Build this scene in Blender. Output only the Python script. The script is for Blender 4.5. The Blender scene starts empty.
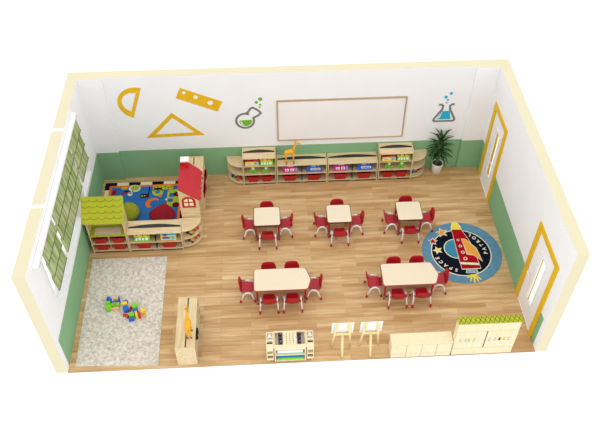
import bpy, math, random
from mathutils import Vector, Matrix
random.seed(4)
PI = math.pi
C = bpy.context.scene.collection
W, D, RC, T, HW, H = 8.622, 5.031, 0.0505, 0.2095, 0.8275, 2.8
YB = D + RC

# ------------------------------------------------------------------ materials
def lin(c):
    return tuple((v/255/12.92 if v/255 <= .04045 else ((v/255+.055)/1.055)**2.4) for v in c) + (1,)
_m = {}
def mat(name, rgb, rough=.5, rgb2=None, scale=(8, 8, 8), metal=0, bump=0, spec=.4, lo=.35, hi=.65, detail=4):
    if name in _m: return _m[name]
    m = bpy.data.materials.new(name); m.use_nodes = True
    nt = m.node_tree; b = nt.nodes['Principled BSDF']
    b.inputs['Roughness'].default_value = rough; b.inputs['Metallic'].default_value = metal
    b.inputs['Specular IOR Level'].default_value = spec
    if rgb2 is None: rgb2 = tuple(v*.96 for v in rgb)
    tc = nt.nodes.new('ShaderNodeTexCoord'); mp = nt.nodes.new('ShaderNodeMapping')
    mp.inputs['Scale'].default_value = scale
    nz = nt.nodes.new('ShaderNodeTexNoise'); nz.inputs['Scale'].default_value = 1; nz.inputs['Detail'].default_value = detail
    rp = nt.nodes.new('ShaderNodeValToRGB')
    rp.color_ramp.elements[0].position = lo; rp.color_ramp.elements[1].position = hi
    rp.color_ramp.elements[0].color = lin(rgb2); rp.color_ramp.elements[1].color = lin(rgb)
    L = nt.links.new
    L(tc.outputs['Object'], mp.inputs[0]); L(mp.outputs[0], nz.inputs['Vector'])
    L(nz.outputs[0], rp.inputs[0]); L(rp.outputs[0], b.inputs['Base Color'])
    if bump:
        bp = nt.nodes.new('ShaderNodeBump'); bp.inputs['Strength'].default_value = bump; bp.inputs['Distance'].default_value = .01
        L(nz.outputs[0], bp.inputs['Height']); L(bp.outputs[0], b.inputs['Normal'])
    _m[name] = m; return m

def floor_mat():
    m = bpy.data.materials.new('oak_planks'); m.use_nodes = True
    nt = m.node_tree; b = nt.nodes['Principled BSDF']; N = nt.nodes.new; L = nt.links.new
    b.inputs['Roughness'].default_value = .45; b.inputs['Specular IOR Level'].default_value = .3
    tc = N('ShaderNodeTexCoord')
    def brick(c1, c2, w, off):
        br = N('ShaderNodeTexBrick'); br.inputs['Color1'].default_value = c1; br.inputs['Color2'].default_value = c2
        br.inputs['Scale'].default_value = 1; br.inputs['Brick Width'].default_value = w
        br.inputs['Row Height'].default_value = .105; br.inputs['Mortar Size'].default_value = .0016
        br.inputs['Mortar Smooth'].default_value = .5; br.offset = off; br.offset_frequency = 2
        br.inputs['Mortar'].default_value = lin((158, 118, 74)); br.inputs['Bias'].default_value = 0
        L(tc.outputs['Object'], br.inputs['Vector']); return br
    b1 = brick(lin((233, 205, 158)), lin((207, 171, 121)), .92, .37)
    # long grain
    mp = N('ShaderNodeMapping'); mp.inputs['Scale'].default_value = (1.6, 26, 1)
    nz = N('ShaderNodeTexNoise'); nz.inputs['Scale'].default_value = 1; nz.inputs['Detail'].default_value = 5
    nz.inputs['Distortion'].default_value = .8
    L(tc.outputs['Object'], mp.inputs[0]); L(mp.outputs[0], nz.inputs['Vector'])
    rp = N('ShaderNodeValToRGB'); rp.color_ramp.elements[0].position = .3; rp.color_ramp.elements[1].position = .68
    rp.color_ramp.elements[0].color = lin((228, 208, 184)); rp.color_ramp.elements[1].color = (1, 1, 1, 1)
    L(nz.outputs[0], rp.inputs[0])
    mx = N('ShaderNodeMix'); mx.data_type = 'RGBA'; mx.blend_type = 'MULTIPLY'; mx.inputs[0].default_value = .8
    L(b1.outputs[0], mx.inputs[6]); L(rp.outputs[0], mx.inputs[7])
    # broad tone drift from row to row
    mp2 = N('ShaderNodeMapping'); mp2.inputs['Scale'].default_value = (.9, 9.5, 1)
    n2 = N('ShaderNodeTexNoise'); n2.inputs['Scale'].default_value = 1; n2.inputs['Detail'].default_value = 1
    L(tc.outputs['Object'], mp2.inputs[0]); L(mp2.outputs[0], n2.inputs['Vector'])
    r2 = N('ShaderNodeValToRGB'); r2.color_ramp.elements[0].position = .38; r2.color_ramp.elements[1].position = .62
    r2.color_ramp.elements[0].color = lin((230, 214, 194)); r2.color_ramp.elements[1].color = (1, 1, 1, 1)
    L(n2.outputs[0], r2.inputs[0])
    m2 = N('ShaderNodeMix'); m2.data_type = 'RGBA'; m2.blend_type = 'MULTIPLY'; m2.inputs[0].default_value = .7
    L(mx.outputs[2], m2.inputs[6]); L(r2.outputs[0], m2.inputs[7]); L(m2.outputs[2], b.inputs['Base Color'])
    return m

def blind_mat():
    m = bpy.data.materials.new('green_striped_fabric'); m.use_nodes = True
    nt = m.node_tree; b = nt.nodes['Principled BSDF']; N = nt.nodes.new; L = nt.links.new
    b.inputs['Roughness'].default_value = .9; b.inputs['Specular IOR Level'].default_value = .1
    tc = N('ShaderNodeTexCoord'); mp = N('ShaderNodeMapping'); mp.inputs['Scale'].default_value = (.6, 13, 1.2)
    nz = N('ShaderNodeTexNoise'); nz.inputs['Scale'].default_value = 1; nz.inputs['Detail'].default_value = 2
    L(tc.outputs['Object'], mp.inputs[0]); L(mp.outputs[0], nz.inputs['Vector'])
    rp = N('ShaderNodeValToRGB'); e = rp.color_ramp.elements
    e[0].position = .40; e[0].color = lin((128, 148, 84)); e[1].position = .60; e[1].color = lin((186, 194, 148))
    L(nz.outputs[0], rp.inputs[0]); L(rp.outputs[0], b.inputs['Base Color'])
    return m

def rug_mat():
    m = bpy.data.materials.new('beige_shag'); m.use_nodes = True
    nt = m.node_tree; b = nt.nodes['Principled BSDF']; N = nt.nodes.new; L = nt.links.new
    b.inputs['Roughness'].default_value = .95; b.inputs['Specular IOR Level'].default_value = .05
    tc = N('ShaderNodeTexCoord')
    nz = N('ShaderNodeTexNoise'); nz.inputs['Scale'].default_value = 17; nz.inputs['Detail'].default_value = 6; nz.inputs['Roughness'].default_value = .7
    nz.inputs['Distortion'].default_value = .6
    L(tc.outputs['Object'], nz.inputs['Vector'])
    rp = N('ShaderNodeValToRGB'); e = rp.color_ramp.elements
    e[0].position = .38; e[0].color = lin((192, 178, 162)); e[1].position = .58; e[1].color = lin((232, 225, 214))
    L(nz.outputs[0], rp.inputs[0]); L(rp.outputs[0], b.inputs['Base Color'])
    bp = N('ShaderNodeBump'); bp.inputs['Strength'].default_value = .5; bp.inputs['Distance'].default_value = .02
    L(nz.outputs[0], bp.inputs['Height']); L(bp.outputs[0], b.inputs['Normal'])
    return m

def glass_mat():
    m = bpy.data.materials.new('window_glass'); m.use_nodes = True
    nt = m.node_tree; b = nt.nodes['Principled BSDF']
    b.inputs['Base Color'].default_value = (1, 1, 1, 1); b.inputs['Transmission Weight'].default_value = 1
    b.inputs['Roughness'].default_value = .0; b.inputs['IOR'].default_value = 1.05
    return m

WALL = mat('white_paint', (246, 247, 249), .8, (244, 245, 247), (2, 2, 2), spec=.2)
GREEN = mat('green_paint', (138, 184, 140), .7, (135, 181, 137), (2, 2, 2), spec=.2)
CREAM = mat('cream_paint', (226, 218, 186), .8, (225, 217, 185), (2, 2, 2), spec=.1)
SILL = mat('white_trim', (250, 250, 250), .5)
FLOOR = floor_mat(); BLIND = blind_mat(); SHAG = rug_mat(); GLASS = glass_mat()
MAPLE = mat('maple_wood', (228, 208, 166), .5, (212, 188, 142), (3, 22, 22), spec=.3)
MAPLEY = mat('maple_wood_lengthwise', (228, 208, 166), .5, (212, 188, 142), (22, 3, 22), spec=.3)
PINE = mat('pine_ply', (242, 228, 192), .5, (236, 219, 178), (26, 26, 5), spec=.3)
EASEL = mat('easel_beech', (246, 230, 172), .5, (238, 220, 158), (20, 20, 6), spec=.3)
TOP = mat('speckled_maple_laminate', (236, 222, 196), .45, (228, 211, 180), (60, 60, 60), spec=.3)
EDGE = mat('brown_edge_band', (96, 58, 52), .5)
EDGE2 = mat('red_brown_edge_band', (176, 92, 84), .5)
CHR = mat('red_plastic', (186, 12, 32), .38, spec=.5)
BIN = mat('bin_red_plastic', (186, 24, 28), .4)
CAPRED = mat('red_foot_plastic', (184, 12, 32), .4)
TUBE = mat('white_powder_tube', (246, 247, 250), .3, spec=.5)
GREYM = mat('grey_foot_metal', (150, 152, 156), .35, metal=.4)
DARK = mat('dark_grey_inlay', (48, 48, 52), .6)
BLACK = mat('black_plastic', (30, 30, 34), .5)
YEL = mat('yellow_paint', (236, 190, 20), .5, spec=.3)
DECY = mat('yellow_vinyl', (238, 188, 30), .6, spec=.2)
WHITE = mat('white_plastic', (248, 248, 248), .5)
PAPER = mat('white_paper', (250, 250, 248), .8)
GRYV = mat('grey_vinyl', (128, 128, 128), .6)
GRNV = mat('green_vinyl', (112, 184, 36), .6)
BLUV = mat('blue_vinyl', (30, 178, 212), .6)
BOARD = mat('whiteboard_enamel', (247, 246, 246), .12, (245, 244, 244), (2, 2, 2), spec=.5)
BRONZE = mat('bronze_frame', (206, 184, 152), .35, metal=.3)
LIME = mat('lime_paint', (180, 184, 26), .5, (174, 178, 22), (4, 4, 4))
LINE = mat('dark_line_paint', (56, 64, 18), .7)
ROOFR = mat('red_roof_paint', (196, 34, 46), .5)
BAGG = mat('olive_green_canvas', (160, 168, 36), .85, (146, 152, 30), (9, 9, 9), bump=.2)
BAGR = mat('crimson_canvas', (158, 16, 38), .85, (146, 14, 34), (9, 9, 9), bump=.2)
NAVY = mat('navy_pile', (22, 28, 52), .95, spec=.05)
IVORY = mat('ivory_pile', (238, 232, 206), .95, spec=.05)
ORNG = mat('orange_pile', (246, 118, 34), .95, spec=.05)
BLUEP = mat('blue_pile', (56, 116, 184), .95, (48, 108, 176), (20, 20, 20), spec=.05)
OLIVEP = mat('olive_pile', (190, 196, 50), .95, spec=.05)
REDP = mat('red_pile', (172, 18, 30), .95, spec=.05)
LBLUE = mat('light_blue_pile', (104, 148, 172), .95, (92, 138, 164), (10, 10, 10), spec=.05)
MBLUE = mat('mid_blue_pile', (64, 140, 170), .95, spec=.05)
BLKP = mat('black_pile', (18, 24, 38), .95, spec=.05)
YELP = mat('yellow_pile', (248, 222, 80), .95, spec=.05)
AMBP = mat('amber_pile', (240, 166, 70), .95, spec=.05)
GIR = mat('giraffe_yellow', (250, 184, 30), .5, (240, 166, 20), (40, 40, 40))
HOOF = mat('hoof_brown', (140, 64, 26), .6)
SOIL = mat('dark_soil', (64, 58, 56), .95, (40, 36, 34), (40, 40, 40))
LEAF = mat('yucca_leaf', (52, 98, 36), .5, (26, 64, 22), (14, 14, 14), spec=.3)
BARK = mat('grey_brown_bark', (132, 120, 108), .9, (100, 88, 78), (20, 20, 60))
POT = mat('white_pot', (240, 238, 232), .4)
B_BL = mat('toy_blue', (20, 104, 214), .4); B_GR = mat('toy_green', (124, 212, 40), .4)
B_YE = mat('toy_yellow', (252, 214, 40), .4); B_RE = mat('toy_red', (214, 28, 32), .4)
B_OR = mat('toy_orange', (244, 120, 40), .4); B_WD = mat('toy_peach_wood', (232, 188, 140), .5)
B_PI = mat('box_magenta', (214, 36, 140), .5); B_PU = mat('box_purple', (130, 50, 160), .5)
B_SK = mat('box_sky', (90, 190, 236), .5); B_NV = mat('toy_navy', (24, 34, 78), .3, spec=.6)

# ------------------------------------------------------------------ mesh builder
class MB:
    """collects shapes, then links them as one mesh object"""
    def __init__(s): s.v = []; s.f = []; s.m = []; s.ms = []; s.sm = []
    def _mi(s, m):
        if m not in s.ms: s.ms.append(m)
        return s.ms.index(m)
    def add(s, vs, fs, m, M=None, smooth=False):
        n = len(s.v)
        for p in vs: s.v.append(tuple(M @ Vector(p)) if M else tuple(p))
        k = s._mi(m)
        for f in fs: s.f.append([i+n for i in f]); s.m.append(k); s.sm.append(smooth)
        return s
    def box(s, x0, x1, y0, y1, z0, z1, m, M=None, top=None, front=None, xp=None, yn=None, bottom=None):
        vs = [(x, y, z) for z in (z0, z1) for y in (y0, y1) for x in (x0, x1)]
        fs = dict(b=(0, 2, 3, 1), t=(4, 5, 7, 6), f=(0, 1, 5, 4), k=(2, 6, 7, 3), l=(0, 4, 6, 2), r=(1, 3, 7, 5))
        over = dict(t=top, f=front, r=xp)
        for k, f in fs.items():
            s.add([vs[i] for i in f], [(0, 1, 2, 3)], over.get(k) or m, M)
        return s
    def prism(s, poly, z0, z1, m, M=None, top=None, cap=True):
        n = len(poly)
        a = sum(poly[i][0]*poly[(i+1) % n][1]-poly[(i+1) % n][0]*poly[i][1] for i in range(n))
        if a < 0: poly = poly[::-1]
        vs = [(x, y, z0) for x, y in poly]+[(x, y, z1) for x, y in poly]
        s.add(vs, [(i, (i+1) % n, n+(i+1) % n, n+i) for i in range(n)]+[tuple(range(n))[::-1]], m, M)
        s.add([(x, y, z1) for x, y in poly], [tuple(range(n))], top or m, M)
        return s
    def ring(s, outer, inner, z0, z1, m, M=None):
        n = len(outer)
        vs = [(x, y, z) for z in (z0, z1) for P in (outer, inner) for x, y in P]
        fs = []
        for i in range(n):
            j = (i+1) % n
            fs += [(2*n+i, 2*n+j, 3*n+j, 3*n+i), (i, n+i, n+j, j), (i, j, 2*n+j, 2*n+i), (n+i, 3*n+i, 3*n+j, n+j)]
        return s.add(vs, fs, m, M)
    def flat(s, poly, z, m, M=None):
        n = len(poly)
        a = sum(poly[i][0]*poly[(i+1) % n][1]-poly[(i+1) % n][0]*poly[i][1] for i in range(n))
        if a < 0: poly = poly[::-1]
        return s.add([(x, y, z) for x, y in poly], [tuple(range(n))], m, M)
    def tube(s, pts, r, m, n=10, M=None, smooth=True):
        pts = [Vector(p) for p in pts]
        if not hasattr(r, '__len__'): r = [r]*len(pts)
        vs = []; up = None
        for i, p in enumerate(pts):
            t = (pts[min(i+1, len(pts)-1)]-pts[max(i-1, 0)]).normalized()
            if up is None:
                up = Vector((0, 0, 1)) if abs(t.z) < .9 else Vector((1, 0, 0))
            a = (up-t*up.dot(t)).normalized(); b = t.cross(a); up = a
            for k in range(n):
                q = 2*PI*k/n; vs.append(p+(a*math.cos(q)+b*math.sin(q))*r[i])
        fs = [(i*n+k, i*n+(k+1) % n, (i+1)*n+(k+1) % n, (i+1)*n+k) for i in range(len(pts)-1) for k in range(n)]
        s.add(vs, fs, m, M, smooth)
        e = (len(pts)-1)*n
        s.add([vs[i] for i in range(n)], [tuple(range(n))[::-1]], m, M)
        s.add([vs[e+i] for i in range(n)], [tuple(range(n))], m, M)
        return s
    def lathe(s, prof, m, c=(0, 0, 0), n=20, M=None, smooth=True):
        vs = [(c[0]+r*math.cos(2*PI*k/n), c[1]+r*math.sin(2*PI*k/n), c[2]+z) for r, z in prof for k in range(n)]
        fs = [(i*n+k, i*n+(k+1) % n, (i+1)*n+(k+1) % n, (i+1)*n+k) for i in range(len(prof)-1) for k in range(n)]
        s.add(vs, fs, m, M, smooth)
        if prof[0][0] > 1e-4: s.add(vs[:n], [tuple(range(n))[::-1]], m, M)
        if prof[-1][0] > 1e-4: s.add(vs[-n:], [tuple(range(n))], m, M)
        return s
    def ball(s, c, r, m, n=12, M=None, sc=(1, 1, 1)):
        vs = []; k = n//2
        for i in range(k+1):
            a = PI*i/k
            for j in range(n):
                b = 2*PI*j/n
                vs.append((c[0]+r*sc[0]*math.sin(a)*math.cos(b), c[1]+r*sc[1]*math.sin(a)*math.sin(b), c[2]-r*sc[2]*math.cos(a)))
        fs = [(i*n+j, i*n+(j+1) % n, (i+1)*n+(j+1) % n, (i+1)*n+j) for i in range(k) for j in range(n)]
        return s.add(vs, fs, m, M, True)
    def letter(s, ch, x, y, z, size, ang, m):
        cu = bpy.data.curves.new('letter', 'FONT'); cu.body = ch; cu.size = size
        cu.align_x = 'CENTER'; cu.align_y = 'CENTER'; cu.offset = .004; cu.resolution_u = 3
        o = bpy.data.objects.new('letter', cu); C.objects.link(o)
        dg = bpy.context.evaluated_depsgraph_get()
        me = bpy.data.meshes.new_from_object(o.evaluated_get(dg))
        M = Matrix.Translation((x, y, z)) @ Matrix.Rotation(ang, 4, 'Z')
        s.add([tuple(v.co) for v in me.vertices], [tuple(p.vertices) for p in me.polygons], m, M)
        bpy.data.objects.remove(o); bpy.data.curves.remove(cu); bpy.data.meshes.remove(me)
    def build(s, name, parent=None, off=(0, 0, 0), bevel=0):
        me = bpy.data.meshes.new(name)
        me.from_pydata([(a-off[0], b-off[1], c-off[2]) for a, b, c in s.v], [], s.f)
        for m in s.ms: me.materials.append(m)
        for p, k, q in zip(me.polygons, s.m, s.sm): p.material_index = k; p.use_smooth = q
        import bmesh
        bm = bmesh.new(); bm.from_mesh(me)
        bmesh.ops.remove_doubles(bm, verts=bm.verts, dist=1e-5)
        bm.to_mesh(me); bm.free()
        o = bpy.data.objects.new(name, me); C.objects.link(o)
        if parent: o.parent = parent
        else: o.location = off
        if bevel:
            b = o.modifiers.new('bevel', 'BEVEL'); b.width = bevel; b.segments = 2; b.limit_method = 'ANGLE'
        return o

def tag(o, label=None, cat=None, group=None, kind=None):
    for k, v in (('label', label), ('category', cat), ('group', group), ('kind', kind)):
        if v: o[k] = v
    return o
def thing(name, loc, label, cat, group=None, rz=0):
    o = bpy.data.objects.new(name, None); C.objects.link(o); o.empty_display_size = .05
    o.location = loc; o.rotation_euler = (0, 0, rz)
    return tag(o, label, cat, group)
def kids(o): return [c for c in C.objects if c.parent == o]
def dup(o, parent=None):
    c = o.copy(); C.objects.link(c)
    if parent: c.parent = parent
    for k in kids(o): dup(k, c)
    return c
def struct(o): o['kind'] = 'structure'; return o
def circ(cx, cy, r, n=32, a0=0, a1=2*PI, ry=None):
    ry = ry or r; full = abs(a1-a0-2*PI) < 1e-6
    return [(cx+r*math.cos(a0+(a1-a0)*i/(n if full else n-1)), cy+ry*math.sin(a0+(a1-a0)*i/(n if full else n-1))) for i in range(n)]
def rrect(x0, x1, y0, y1, r, n=5):
    P = []
    for cx, cy, a in ((x1-r, y1-r, 0), (x0+r, y1-r, PI/2), (x0+r, y0+r, PI), (x1-r, y0+r, 1.5*PI)):
        P += [(cx+r*math.cos(a+PI/2*i/n), cy+r*math.sin(a+PI/2*i/n)) for i in range(n+1)]
    return P
def rpoly(P, r, n=4):
    out = []; k = len(P)
    for i in range(k):
        p = Vector(P[i]); a = (Vector(P[i-1])-p).normalized(); b = (Vector(P[(i+1) % k])-p).normalized()
        for j in range(n+1):
            t = j/n; out.append(tuple(p+a*r*(1-t)**2+b*r*t**2))
    return out

# ------------------------------------------------------------------ the room
b = MB(); b.box(-.001, W+.001, 0, YB+.001, -.012, 0, FLOOR, front=FLOOR); struct(b.build('floor'))

# back wall with a shallow pilaster at each corner
E1, E2 = .487, W-.485
b = MB()
b.box(0, W, YB, YB+T, 0, HW, WALL, front=GREEN); b.box(0, W, YB, YB+T, HW, H, WALL, top=CREAM)
for x0, x1 in ((0, E1), (E2, W)):
    b.box(x0, x1, D, YB, 0, HW, GREEN); b.box(x0, x1, D, YB, HW, H, WALL, top=CREAM)
struct(b.build('wall_back'))

# left wall with three window openings
WZ0, WZ1 = 1.0, 2.58
wins = ((.72, 1.48), (1.56, 3.46), (3.54, 4.26))
b = MB()
b.box(-T, 0, 0, .15, 0, HW, WALL, front=CREAM)
b.box(-T, 0, .15, YB+T, 0, HW, WALL, xp=GREEN)
b.box(-T, 0, 0, YB+T, HW, WZ0, WALL, front=CREAM)
b.box(-T, 0, 0, wins[0][0], WZ0, WZ1, WALL, front=CREAM)
b.box(-T, 0, wins[2][1], YB+T, WZ0, WZ1, WALL)
for y0, y1 in ((1.48, 1.56), (3.46, 3.54)):
    b.box(-T, 0, y0, y1, WZ0, WZ1, WALL); b.box(-T, 0, y0, y1, WZ1, H, WALL, top=SILL)
b.box(-T, 0, 0, 1.48, WZ1, H, WALL, top=CREAM, front=CREAM)
b.box(-T, 0, 1.56, 3.46, WZ1, H, WALL, top=CREAM)
b.box(-T, 0, 3.54, YB+T, WZ1, H, WALL, top=CREAM)
struct(b.build('wall_left'))

# right wall with two door openings
doors = ((.33, 1.37), (3.86, 4.79))
DZ = 2.0
b = MB()
b.box(W, W+T, 0, .15, 0, HW, WALL, front=CREAM); b.box(W, W+T, 0, .15, HW, DZ, WALL, front=CREAM)
def rw(y0, y1):
    b.add([(W, y0, 0), (W, y0, HW), (W, y1, HW), (W, y1, 0)], [(0, 1, 2, 3)], GREEN)
    b.add([(W, y0, HW), (W, y0, DZ), (W, y1, DZ), (W, y1, HW)], [(0, 1, 2, 3)], WALL)
    b.add([(W+T, y0, 0), (W+T, y1, 0), (W+T, y1, DZ), (W+T, y0, DZ)], [(0, 1, 2, 3)], WALL)
    for y, k in ((y0, 1), (y1, -1)):
        b.add([(W, y, 0), (W+T, y, 0), (W+T, y, DZ), (W, y, DZ)], [(0, 1, 2, 3)[::k]], WALL)
rw(.15, doors[0][0]); rw(doors[0][1], doors[1][0]); rw(doors[1][1], YB)
b.box(W, W+T, YB, YB+T, 0, DZ, WALL)
b.box(W, W+T, 0, YB+T, DZ, H, WALL, top=CREAM, front=CREAM)
struct(b.build('wall_right'))

# windows
for k, (y0, y1) in enumerate(wins):
    root = struct(bpy.data.objects.new('window_%d' % (k+1), None)); C.objects.link(root); root.location = (-.1, (y0+y1)/2, WZ0)
    off = root.location
    f = MB(); e = .001; w = .05
    x0, x1 = -.13, -.07
    for a, c, d, g in ((y0+e, y0+w, WZ0+e, WZ1-e), (y1-w, y1-e, WZ0+e, WZ1-e), (y0+w, y1-w, WZ0+e, WZ0+w), (y0+w, y1-w, WZ1-w, WZ1-e)):
        f.box(x0, x1, a, c, d, g, SILL)
    n = 3 if y1-y0 > 1.5 else 2
    for i in range(1, n):
        yy = y0+(y1-y0)*i/n; f.box(x0, x1, yy-.022, yy+.022, WZ0+w, WZ1-w, SILL)
    f.build('window_frame', root, off)
    g = MB(); g.box(-.103, -.097, y0+w, y1-w, WZ0+w, WZ1-w, GLASS); g.build('glass_pane', root, off)
    s = MB(); s.box(-.068, .02, y0-.03 if k == 0 else y0+.002, y1+.03 if k == 2 else y1-.002, WZ0-.03, WZ0-.0005, SILL)
    s = MB(); s.box(.001, .025, y0-.03 if k == 0 else y0-.035, y1+.03 if k == 2 else y1+.035, WZ0-.045, WZ0-.002, SILL); s.build('window_sill', root, off)

# roman blinds + pelmet rail
b = MB(); b.box(.004, .10, .33, 4.17, 2.60, 2.665, SILL)
b.box(.098, .102, .34, 4.16, 2.596, 2.602, DARK)
tag(b.build('curtain_rail', None, (.05, 2.25, 2.6), .004), 'long white curtain rail above the three green window blinds', 'curtain rail')
BD = ((.70, 1.50), (1.57, 3.34), (3.40, 4.17))
names = ('front', 'middle', 'far')
labs = ('short green striped roman blind nearest the cut-away front of the left wall',
        'wide green striped roman blind between the two shorter blinds',
        'short green striped roman blind nearest the back wall corner')
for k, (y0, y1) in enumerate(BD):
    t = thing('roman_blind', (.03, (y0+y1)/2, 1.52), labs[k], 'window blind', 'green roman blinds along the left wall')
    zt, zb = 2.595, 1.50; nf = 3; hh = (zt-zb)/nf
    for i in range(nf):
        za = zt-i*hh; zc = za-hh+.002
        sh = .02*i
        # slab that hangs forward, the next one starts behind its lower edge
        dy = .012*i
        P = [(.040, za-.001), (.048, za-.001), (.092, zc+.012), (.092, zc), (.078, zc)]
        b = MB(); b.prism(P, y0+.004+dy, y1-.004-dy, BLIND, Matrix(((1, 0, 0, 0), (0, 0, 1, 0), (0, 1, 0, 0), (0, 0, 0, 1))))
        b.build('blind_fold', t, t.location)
        b = MB(); b.box(.0925, .098, y0+.004+dy, y1-.004-dy, zc-.004, zc+.016, mat('fold_shade_green', (96, 112, 66), .8))  # shaded groove between folds, put in as a dark green strip
        b.build('fold_shade_strip', t, t.location)['label'] = 'dark green strip standing in for the shade between folds'
    b = MB(); b.box(.05, .062, y0+.04, y1-.04, zb-.03, zb-.004, SILL); b.build('bottom_bar', t, t.location)

# doors
for k, (y0, y1) in enumerate(doors):
    root = struct(bpy.data.objects.new('door_%d' % (k+1), None)); C.objects.link(root)
    root.location = (W, (y0+y1)/2, 0); off = root.location
    f = MB(); w = .13; e = .001
    # architrave on the room face, plus lining of the opening
    for a, c, z0, z1 in ((y0-.025, y0+w-.025, 0.001, DZ+.085), (y1-w+.025, y1+.025, 0.001, DZ+.085), (y0+w-.025, y1-w+.025, DZ-.04, DZ+.085)):
        f.box(W-.022, W-e, a, c, z0, z1, YEL)
    for a, c, z0, z1 in ((y0+e, y0+.03, 0.001, DZ-e), (y1-.03, y1-e, 0.001, DZ-e), (y0+.03, y1-.03, DZ-.03, DZ-e)):
        f.box(W-e, W+T-.01, a, c, z0, z1, YEL)
    f.build('door_frame', root, off)
    py0, py1, pz0, pz1 = (.70, 1.0, .44, 1.66) if k == 0 else (4.15, 4.41, .46, 1.66)
    lf = MB(); xa, xb = W+.004, W+.044; ya, yb = y0+.032, y1-.032
    for a, c, z0, z1 in ((ya, py0, .004, DZ-.032), (py1, yb, .004, DZ-.032), (py0, py1, .004, pz0), (py0, py1, pz1, DZ-.032)):
        lf.box(xa, xb, a, c, z0, z1, WALL)
    lf.build('door_leaf', root, off)
    g = MB()
    for a, c, z0, z1 in ((py0-.035, py0+.012, pz0-.03, pz1+.03), (py1-.012, py1+.03, pz0-.03, pz1+.03), (py0+.012, py1-.012, pz0-.03, pz0+.012), (py0+.012, py1-.012, pz1-.012, pz1+.03)):
        g.box(W-.008, W+.003, a, c, z0, z1, SILL)
    g.build('pane_bead', root, off)
    g = MB(); g.box(W+.0045, W+.0075, py0+.0005, py1-.0005, pz0+.0005, pz1-.0005, GLASS); g.build('glass_pane', root, off)
    g = MB(); ym = (py0+py1)/2+(.03 if k == 0 else .01)
    ww = .014 if k == 0 else .05
    g.box(W-.006, W+.0035, ym-ww, ym+ww, pz0+.02, pz1-.02, YEL)
    g.build('yellow_bar', root, off)
    hy = y1-.20 if k == 0 else y0+.21
    h = MB(); h.tube([(W-.001, hy, .93), (W-.05, hy, .93), (W-.055, hy+(-.12 if k == 0 else .12), .93)], .011, SILL)
    h.lathe([(.028, 0), (.028, .008)], SILL, M=Matrix.Translation((W+.003, hy, .93)) @ Matrix.Rotation(-PI/2, 4, 'Y'))
    h.build('door_handle', root, off)

# ------------------------------------------------------------------ wall decorations (vinyl cut-outs, 4 mm thick)
MW = Matrix.Translation((0, YB-.0008, 0)) @ Matrix.Rotation(PI/2, 4, 'X')    # local (x, y, z) -> (x, wall - z, y)
def wallobj(name, b, label, cat, c, group=None):
    return tag(b.build(name, None, (c[0], YB-.004, c[1])), label, cat, group)
# protractor: half ring, tilted, with a straight bar
def rot2(P, c, a): return [(c[0]+(x-c[0])*math.cos(a)-(y-c[1])*math.sin(a), c[1]+(x-c[0])*math.sin(a)+(y-c[1])*math.cos(a)) for x, y in P]
b = MB(); th = -.34
cx, cy = 1.10, 2.13
arcO = circ(cx, cy, .405, 25, PI/2, 1.5*PI); arcI = circ(cx-.075, cy, .245, 25, PI/2, 1.5*PI)
O = [(cx+.0, cy+.405)]+arcO[1:-1]+[(cx+.0, cy-.405)]
I = [(cx-.075, cy+.245)]+arcI[1:-1]+[(cx-.075, cy-.245)]
O = rot2(O, (cx, cy), th); I = rot2(I, (cx, cy), th)
b.ring(O[::-1], I[::-1], 0, .004, DECY, MW)
for i in range(1, 7):
    p = rot2([(cx-.022, cy-.405+.81*i/7)], (cx, cy), th)[0]; b.flat(circ(p[0], p[1], .006, 6), .0045, WHITE, MW)
wallobj('protractor_decal', b, 'yellow half-round protractor cut-out on the white back wall', 'wall decal', (1.0, 2.1), 'yellow drawing tool decals on the back wall')
# ruler with three holes
b = MB(); A = Vector((1.91, 2.23)); Bv = Vector((2.03, 2.49)); Cc = Vector((2.87, 2.10)); Dd = Vector((2.74, 1.83))
u = (Cc-Bv).normalized(); vv = Vector((u.y, -u.x)); L0 = (Cc-Bv).length; hgt = .285
org = Bv+Vector((0, 0))
def rl(x, y):
    p = org+u*x+vv*y + Vector((-.11*y/hgt*.0, 0)); return (p.x, p.y)
holes = ((.11, .085, .038), (.37, .10, .048), (.70, .125, .058))
cuts = [0, .24, .54, L0]
for i, (hx, hy, hr) in enumerate(holes):
    x0, x1 = cuts[i], cuts[i+1]; n = 24
    inner = [(hx+hr*math.cos(2*PI*j/n+PI/4), hy+hr*math.sin(2*PI*j/n+PI/4)) for j in range(n)]
    outer = []
    for j in range(n):
        a = 2*PI*j/n+PI/4; c_, s_ = math.cos(a), math.sin(a)
        tx = ((x1-hx) if c_ > 0 else (x0-hx))/c_ if abs(c_) > 1e-6 else 1e9
        ty = ((hgt-hy) if s_ > 0 else (0-hy))/s_ if abs(s_) > 1e-6 else 1e9
        t_ = min(tx, ty); outer.append((hx+c_*t_, hy+s_*t_))
    # insert exact corners
    for cxn, cyn in ((x0, 0), (x1, 0), (x0, hgt), (x1, hgt)):
        k = min(range(n), key=lambda q: (outer[q][0]-cxn)**2+(outer[q][1]-cyn)**2); outer[k] = (cxn, cyn)
    b.ring([rl(*p) for p in outer][::-1], [rl(*p) for p in inner][::-1], 0, .004, DECY, MW)
for i in range(1, 6):
    p = rl(L0*i/6, hgt-.04); b.flat(circ(p[0], p[1], .008, 6), .0045, WHITE, MW)
wallobj('ruler_decal', b, 'yellow tilted ruler cut-out with three round holes on the back wall', 'wall decal', (2.4, 2.2), 'yellow drawing tool decals on the back wall')
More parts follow.
